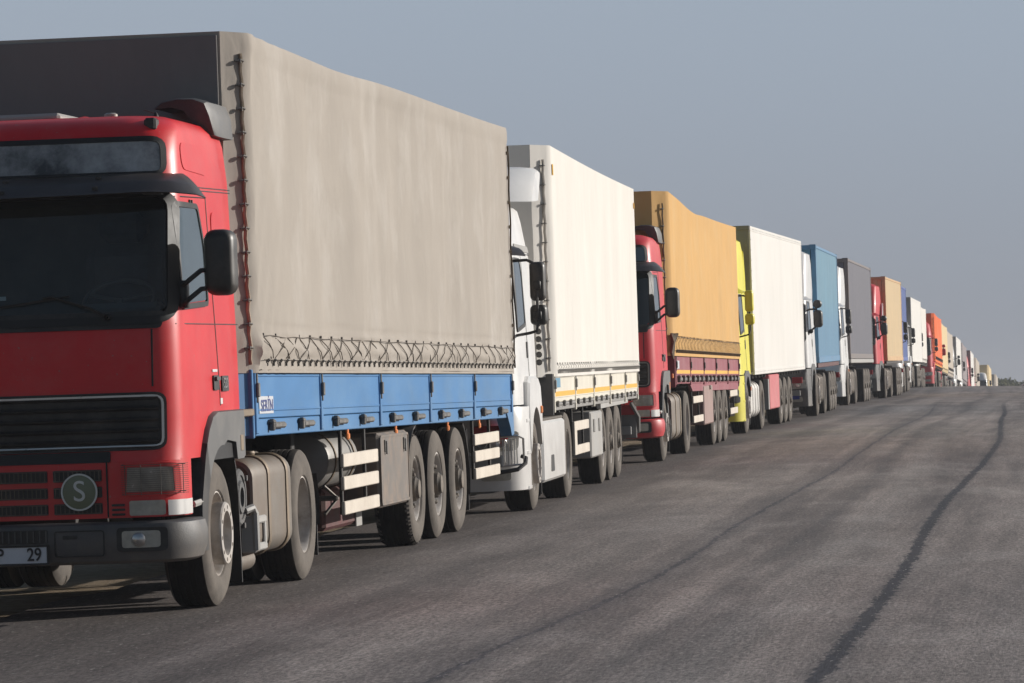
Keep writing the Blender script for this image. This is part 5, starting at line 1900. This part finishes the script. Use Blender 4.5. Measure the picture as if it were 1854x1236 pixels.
mb = MB(); mb.tube([(1.0, -1.6, .44), (1.2, -1.55, .47), (1.27, -1.45, .53), (1.27, -1.38, .58), (1.22, -1.36, .60)], .022, 8)
mb.build("bull_bar", black_pl, root)

# ---- 3: red lorry, ochre canvas
root, M3 = lorry("red lorry with sagging ochre canvas over maroon drop sides", 2.233, 62.68, .122)
round_cab(root, red2, False)
st = dict(y0=1.1, y1=15.6, wb=4.05, axles=(9.8, 11.1, 12.4), zb=1.17, zt_board=1.56, edges=[2.0, 4.7, 7.4, 10.0, 12.8, 15.5], board=maroon, pillar=maroon, stripe=True,
          latches=3, deep_sill=(4.7,), sill=maroon, chassis=chas)
running_gear(root, st); 
TF3 = lambda v: Vector((v.x, v.y, v.z - .008 * (v.y - 2.0)))
drop_boards(root, st, TF3)
sag3 = curve([(0, 0), (.12, .05), (.28, .135), (.36, .15), (.45, .13), (.7, .10), (1, .05)])
tp = tarp_body(root, 1.25, 15.55, 1.52, 3.96, tarp_ochre, amp=.013, seed=8.2, cham=(.22, .32), fine=.7, sag=lambda t: sag3(t), tf=TF3, hem_amp=.35, hemz=(1.80, 1.64), corner_fold=False)
corner_strap(tp, 1.205, 1.10, 1.75, 3.78, 8, TF3)
lacing(tp, 1.290, 1.6, 15.45, 1.80, 1.62, 50, TF3, 'straight', .0050, strap_d)
mb = MB()
for k in range(5):
    mb.tube([(1.27 + .02 * k, 1.15 + .05 * k, 1.85), (1.30, 1.2 + .03 * k, 1.72), (1.27, 1.12 + .05 * k, 1.55 - .02 * k)], .02, 5)
mb.build("rope_bundle", strap_d, tp, 50, TF3)
b0 = [o for o in root.children if o.name.startswith("dropside_board")][0]
MB().box(1.251, 1.256, 2.15, 2.62, 1.33, 1.45).build("name_plate", plate_w, b0, None, TF3)
for s in (1, -1): side_guard(root, s, 5.2, 7.1, (.76, .45), .11, 2); side_guard(root, s, 13.3, 15.1, (.76, .45), .11, 2)
lk = MB().box(.75, 1.25, 7.3, 9.2, .38, 1.02, .02).build("locker", mat("brown_locker_paint", (.30, .19, .165), .6, 0, .12, 4, dirt=(.4, .3, .25), da=.4), root)
MB().lathe([(0, .04), (.02, .04), (.03, .03), (.03, .0005)], (1.25, 8.5, .98), 'x', 10).build("locker_knob", lens_m, lk)
fuel_tank(root, 1, 1.3, 3.0, .27, .96, tank_m, True)
fuel_tank(root, -1, 1.3, 3.0, .27, .96, tank_m)
MB().box(1.24, 1.262, 1.35, 1.48, 1.19, 1.26, .01).build("side_marker_lamp", amber, root)
mb = MB(); mb.tube([(1.10, .75, .95), (1.15, .85, .9), (1.2, 1.1, .5), (1.2, 1.15, .3)], .035, 8)
mb.lathe([(1.02, .0005), (1.02, .2), (1.18, .2), (1.2, .15), (1.2, .0005)], (0, 1.0, .68), 'x', 24)
mb.build("air_filter", grey_pl, root)

# ---- 4: yellow lorry, white box
root, M4 = lorry("yellow lorry with yellow mirrors pulling a smooth white box trailer with pink lockers", 4.482, 81.825, .138)
cb4 = modern_cab(root, dict(body=yellow_p, top=3.78, mirror='arm', mirror_mat=yellow_p, mz=.12, ftop=1.20, visor=False, hw=1.225, taper=.7, side_fairing=True, fender=grey_pl))
for z0, z1, xa, xb in ((.33, .52, .72, 1.0), (.60, .72, .80, 1.17), (.90, 1.0, .70, 1.16), (.52, .60, .72, .92)):
    MB().patch(rpoly([(xa, z0), (xb, z0), (xb, z1), (xa, z1)], .03, 3), lambda a, b, o: cb4.F(a, b, .03 + o), .016, 3, .02).build("bumper_recess", black_pl, root)
st = dict(y0=1.45, y1=15.35, wb=3.55, axles=(8.7, 10.0, 11.3), zb=1.12)
running_gear(root, st)
reefer_box(root, 1.45, 15.3, 1.10, 3.97, box_white, box_grey)
fuel_tank(root, 1, .85, 2.85, .28, .95, mat("pale_tank_paint", (.55, .53, .50), .5, .2, .08, 3, dirt=(.35, .3, .26), da=.4))
fuel_tank(root, -1, .85, 2.85, .28, .95, tank_m)
lk = MB().box(.72, 1.25, 5.3, 7.85, .36, 1.06, .02).build("locker", pink_m, root)
MB().box(.70, 1.24, 5.1, 5.3, .36, .98, .01).build("locker_end", lt_grey, lk)
MB().box(.72, 1.22, 7.85, 8.0, .40, 1.0, .01).build("locker_end", chas, lk)

# ---- 5: white lorry, blue container
root, M5 = lorry("white lorry with dark grey bumper and round-topped mirrors under a faded blue container", 7.06, 99.196, .118)
modern_cab(root, dict(body=white_p, low=grey_pl, top=3.86, mirror='round', ftop=1.22, fender=grey_pl, visor=False, hw=1.235, taper=.4, yaw=.03, rcf=.6, side_fairing=False, plate=plate_b, platex=.72, plate_text="1018", dark_slot=True, dgrille=True))
st = dict(y0=.95, y1=12.6, wb=3.6, axles=(6.9, 8.2, 9.5), zb=1.22, chassis=chas_r)
running_gear(root, st)
MB().box(-1.2, 1.2, 1.2, 12.5, 1.10, 1.21, .01).build("container_bed", chas_r, root)
container(M5, 1.05, 12.55, 1.215, 2.76, cont_blue, mat("blue_container_frame", (.075, .22, .38), .6, 0, .1, 4, dirt=(.15, .1, .08), da=.4), "faded blue freight container with rusty corner castings on a white lorry", "freight containers on the lorries")
fuel_tank(root, 1, .9, 2.6, .28, .95, tank_m); fuel_tank(root, -1, .9, 2.6, .28, .95, tank_m)

# ---- 6: white lorry, slate container
root, M6 = lorry("slim white lorry with a grey-banded roof lamp under a slate grey container", 9.137, 116.62, .130)
modern_cab(root, dict(body=white_p, top=3.84, mirror='arm', ftop=1.30, visor=False, hw=1.23, taper=.3, yaw=.02, rcf=.6, side_fairing=True))
st = dict(y0=1.3, y1=14.7, wb=3.7, axles=(9.2, 10.5, 11.8), zb=1.20)
running_gear(root, st)
MB().box(-1.24, 1.24, 1.4, 14.6, 1.14, 1.25, .01).build("container_bed", lt_grey, root)
container(M6, 1.40, 14.6, 1.26, 2.76, cont_grey, mat("slate_container_frame", (.16, .14, .14), .6, 0, .1, 4, dirt=(.25, .16, .1), da=.5), "slate grey freight container with pale top rail on a white lorry", "freight containers on the lorries")
fuel_tank(root, 1, .9, 2.8, .28, .95, tank_m); fuel_tank(root, -1, .9, 2.8, .28, .95, tank_m)

# ---- 7: red-and-white lorry, beige container
root, M7 = lorry("pinkish red lorry with dark grey bumper and black mirrors under a beige container", 12.089, 138.98, .135)
modern_cab(root, dict(body=red2, low=grey_pl, top=3.74, mirror='round', ftop=1.22, fender=grey_pl, visor=False, hw=1.235, taper=.4, yaw=.045, rcf=.6, dark_slot=True))
st = dict(y0=1.0, y1=13.2, wb=3.7, axles=(8.2, 9.5, 10.8), zb=1.20, chassis=chas_r)
running_gear(root, st)
MB().box(-1.2, 1.2, 1.3, 12.8, 1.10, 1.19, .01).build("container_bed", chas, root)
container(M7, 1.37, 12.7, 1.20, 2.76, cont_beige, mat("beige_container_frame", (.60, .38, .18), .6, 0, .12, 4, dirt=(.25, .12, .06), da=.5), "beige freight container with rust streaks on a red lorry", "freight containers on the lorries")
fuel_tank(root, 1, .9, 2.8, .28, .95, tank_m)
MB().patch(rpoly([(.2, 2.2), (.85, 2.2), (.85, 3.1), (.5, 3.0), (.25, 2.6)], .1, 3), lambda a, b, o: Vector((1.13 + o, a, b)), .03, 3, .04).build("white_decal", white_p, root)

# ---- the rest of the queue, running over the crest
FAR = [
    # label, u of the trailer's front corner, distance, cab paint, kind, body material, length, cab top, mirror
    ("lorry mostly hidden behind the beige container, carrying a royal blue container", 1633, 158, white_p, 'cont', cont_royal, 12.3, 3.1, 'arm'),
    ("white lorry with big dark mirrors and a pale box body beside the royal blue container", 1649, 188, white_p, 'box', box_white, 13.3, 3.1, 'arm'),
    ("dusty white lorry with a strapped front corner just ahead of the orange one", 1664, 207, lt_grey, 'tarp', tarp_white, 10.0, 3.4, 'arm'),
    ("bright red lorry with a framed mirror and an orange tarpaulin", 1691, 226, red2, 'tarp', tarp_orange, 13.6, 3.5, 'arm'),
    ("lorry with red mirrors and a cream canvas body behind the orange one", 1703.5, 245, red2, 'tarp', tarp_cream, 13.0, 3.0, 'round'),
    ("lorry with a wide beige canvas body standing on the crest", 1714.5, 266, grey_pl, 'tarp', tarp_beige, 13.4, 3.2, 'arm'),
    ("small white lorry with black round mirrors and a plain white box", 1731, 284, white_p, 'box', box_white, 13.4, 3.6, 'round'),
    ("lorry with a mauve-grey canvas body behind the plain white box", 1742, 303, white_p, 'tarp', tarp_mauve, 13.4, 3.2, 'arm'),
    ("lorry with a red cab and a narrow white box far along the queue", 1757, 322, red2, 'box', box_white, 12.0, 3.6, 'arm'),
    ("pale red lorry with a white roof and a grey-beige canvas body", 1767, 341, pink_m, 'tarp', tarp_beige, 13.4, 3.7, 'round'),
    ("white dome-roofed lorry with a dark grille and a tan canvas body", 1790, 362, white_p, 'tarp', tarp_cream, 13.0, 3.3, 'arm'),
    ("small cream lorry, last of the queue before the bushes", 1803, 392, white_p, 'tarp', tarp_beige, 12.0, 3.0, 'arm'),
]
for i, (lab, u, Y, pm, kind, bm_, ln, top, mir) in enumerate(FAR):
    X = (u - 927) / 7800 * Y + .07
    hd = .115 if i == 0 else .127
    root, MM = lorry(lab, X - math.sin(hd) * 1.35, Y - 1.35, hd)
    modern_cab(root, dict(body=pm, low=(grey_pl if i in (5, 10) else pm), top=top, mirror=mir, far=i > 3, visor=False, hw=1.17, dgrille=True,
                          mirror_mat=red2 if i == 4 else mirror_m, fender=pm))
    y1 = 1.35 + ln
    st = dict(y0=1.35, y1=y1, wb=3.6, axles=(y1 - 5.4, y1 - 4.1, y1 - 2.8), zb=1.18, far=i > 3)
    if kind == 'tarp':
        st.update(zt_board=1.45, edges=[1.37 + (ln - .1) * k / 5 for k in range(6)], board=bm_, pillar=bm_, stripe=(i == 3), latches=2 if i < 4 else 0, sill=chas)
    running_gear(root, st)
    fuel_tank(root, 1, .9, 2.8, .28, .95, tank_m)
    if kind == 'tarp':
        drop_boards(root, st)
        tp = tarp_body(root, 1.45, y1, 1.42, 3.96, bm_, amp=.01, seed=20 + i * 3, fine=.3, corner_fold=False, sag=lambda t: .06 * math.sin(math.pi * t))
        if i < 4: corner_strap(tp, 1.245, 1.33, 1.5, 3.75, 9)
        if i in (3, 5): lacing(tp, 1.29, 1.5, y1 - .1, 1.70, 1.60, 30, None, 'straight', .012)
    elif kind == 'box':
        reefer_box(root, 1.4, y1, 1.15, 3.95, bm_, box_grey, True)
    else:
        MB().box(-1.2, 1.2, 1.3, y1, 1.08, 1.17, .01).build("container_bed", chas, root)
        container(MM, 1.35, 9.2, 1.18, 2.78, bm_, mat("royal_container_frame", (.05, .10, .33), .6, 0, .1, 4), "royal blue freight container half hidden behind the beige one", "freight containers on the lorries")

# ---- car beyond the crest, at the right-hand edge
def car(M4, label, m):
    c = empty("car", M4); tag(c, label, "car")
    prof = [(-2.05, .45), (-2.1, .62), (-1.95, .78), (-1.15, .92), (-.5, 1.36), (.55, 1.42), (1.35, 1.08), (2.0, .98), (2.1, .7), (2.05, .4)]
    mb = MB(); n = len(prof); vs = []; fs = []
    xs = [(-.86, .93), (-.80, 1.0), (0, 1.02), (.80, 1.0), (.86, .93)]
    for x, k in xs:
        for y, z in prof:
            w = 1 - .20 * max(0, (z - .9) / .5)
            vs.append((x * w, y * k, .4 + (z - .4) * (.97 if k < 1 else k)))
    for j in range(4):
        for i in range(n): fs.append((j * n + i, j * n + (i + 1) % n, (j + 1) * n + (i + 1) % n, (j + 1) * n + i))
    fs.append(tuple(range(n))); fs.append(tuple(4 * n + i for i in range(n)))
    mb.add(vs, fs); mb.build("body", m, c, 40)
    for s in (1, -1):
        MB().add([(s * .815, -.85, .96), (s * .70, -.42, 1.30), (s * .70, .5, 1.33), (s * .80, 1.1, 1.02)], [(0, 1, 2, 3)]).build("side_window", glass_d, c)
        for y in (-1.3, 1.3):
            w = MB().lathe([(-.09, .2), (-.1, .30), (.1, .30), (.1, .2), (.06, .19), (.05, .0005)], (0, 0, 0), 'x', 20).build("wheel", rubber, c, 40)
            w.location = (s * .78, y, .30)
        MB().box(s * .55, s * .75, -2.10, -2.04, .62, .74, .01).build("headlight", lens_m, c)
    MB().add([(-.62, -1.08, .99), (.62, -1.08, .99), (.52, -.55, 1.36), (-.52, -.55, 1.36)], [(0, 1, 2, 3)]).build("windscreen", glass_d, c)
    return c
sand_p = paint("sand_car_paint", (.62, .40, .27), .4, .3)
Yc = 320
car(pose_matrix((1868 - 927) / 7800 * Yc + 1.2, Yc, .127), "pale sand-coloured car showing over the crest at the far right", sand_p)

# ---- bushes beyond the crest
leaf = mat("dusty_olive_leaf", (.11, .12, .055), .8, 0, .35, 2, dirt=(.15, .14, .08), da=.5, spec=.1)
bark = mat("grey_bark", (.14, .11, .085), .9, 0, .2, 8)
def bush(x, y, h, w, label):
    z0 = ground_z(x, y)
    o = empty("tree", Matrix.Translation((x, y, z0))); tag(o, label, "tree", "trees beyond the crest")
    mb = MB()
    mb.tube([(0, 0, 0), (.05, 0, h * .3), (-.05, .1, h * .7)], [.16, .11, .04], 7)
    for k in range(6):
        a = k * 1.05
        mb.tube([(0, 0, h * (.25 + .07 * k)), (math.cos(a) * w * .35, math.sin(a) * w * .35, h * (.5 + .06 * k))], [.07, .02], 5)
    mb.build("trunk", bark, o, 50)
    cr = MB()
    cl = [(rnd.gauss(0, w * .28), rnd.gauss(0, w * .28), h * rnd.uniform(.4, .88), rnd.uniform(.16, .3) * w) for _ in range(16)]
    for cx, cy, cz, rr in cl:
        for _ in range(210):
            d = Vector((rnd.gauss(0, 1), rnd.gauss(0, 1), rnd.gauss(0, .8))).normalized() * rr * rnd.uniform(.4, 1)
            p = Vector((cx, cy, cz)) + d
            a = Vector((rnd.gauss(0, 1), rnd.gauss(0, 1), rnd.gauss(0, 1))).normalized()
            b = a.orthogonal().normalized()
            s = rnd.uniform(.12, .24)
            cr.add([p - a * s, p + b * s * .6, p + a * s, p - b * s * .6], [(0, 1, 2, 3)])
    cr.build("crown", leaf, o, None, recalc=False)
for u, Y, h, w, lab in ((1806, 430, 4.6, 4.0, "tallest olive-green tree top beyond the crest, beside the last lorry"),
                        (1815, 440, 4.45, 4.4, "broad olive-green tree top second from the last lorry"),
                        (1824, 455, 4.45, 4.2, "low dusty tree top third from the last lorry"),
                        (1832, 480, 4.3, 4.0, "smallest tree top of the row, farthest from the lorries")):
    bush((u - 927) / 7800 * Y, Y, h, w, lab)

# ---- dusty air
hz_m = bpy.data.materials.new("dusty_air")
hz_m.use_nodes = True
ht = hz_m.node_tree
for n in list(ht.nodes): ht.nodes.remove(n)
ho = ht.nodes.new("ShaderNodeOutputMaterial")
hv = ht.nodes.new("ShaderNodeVolumePrincipled")
hv.inputs["Color"].default_value = (.80, .82, .88, 1)
hv.inputs["Density"].default_value = .0005
hv.inputs["Anisotropy"].default_value = 0.0
ht.links.new(hv.outputs[0], ho.inputs["Volume"])
hz = MB().box(-120, 420, -60, 1500, -5.5, 9).build("haze", hz_m, None, None)
hz["kind"] = "stuff"
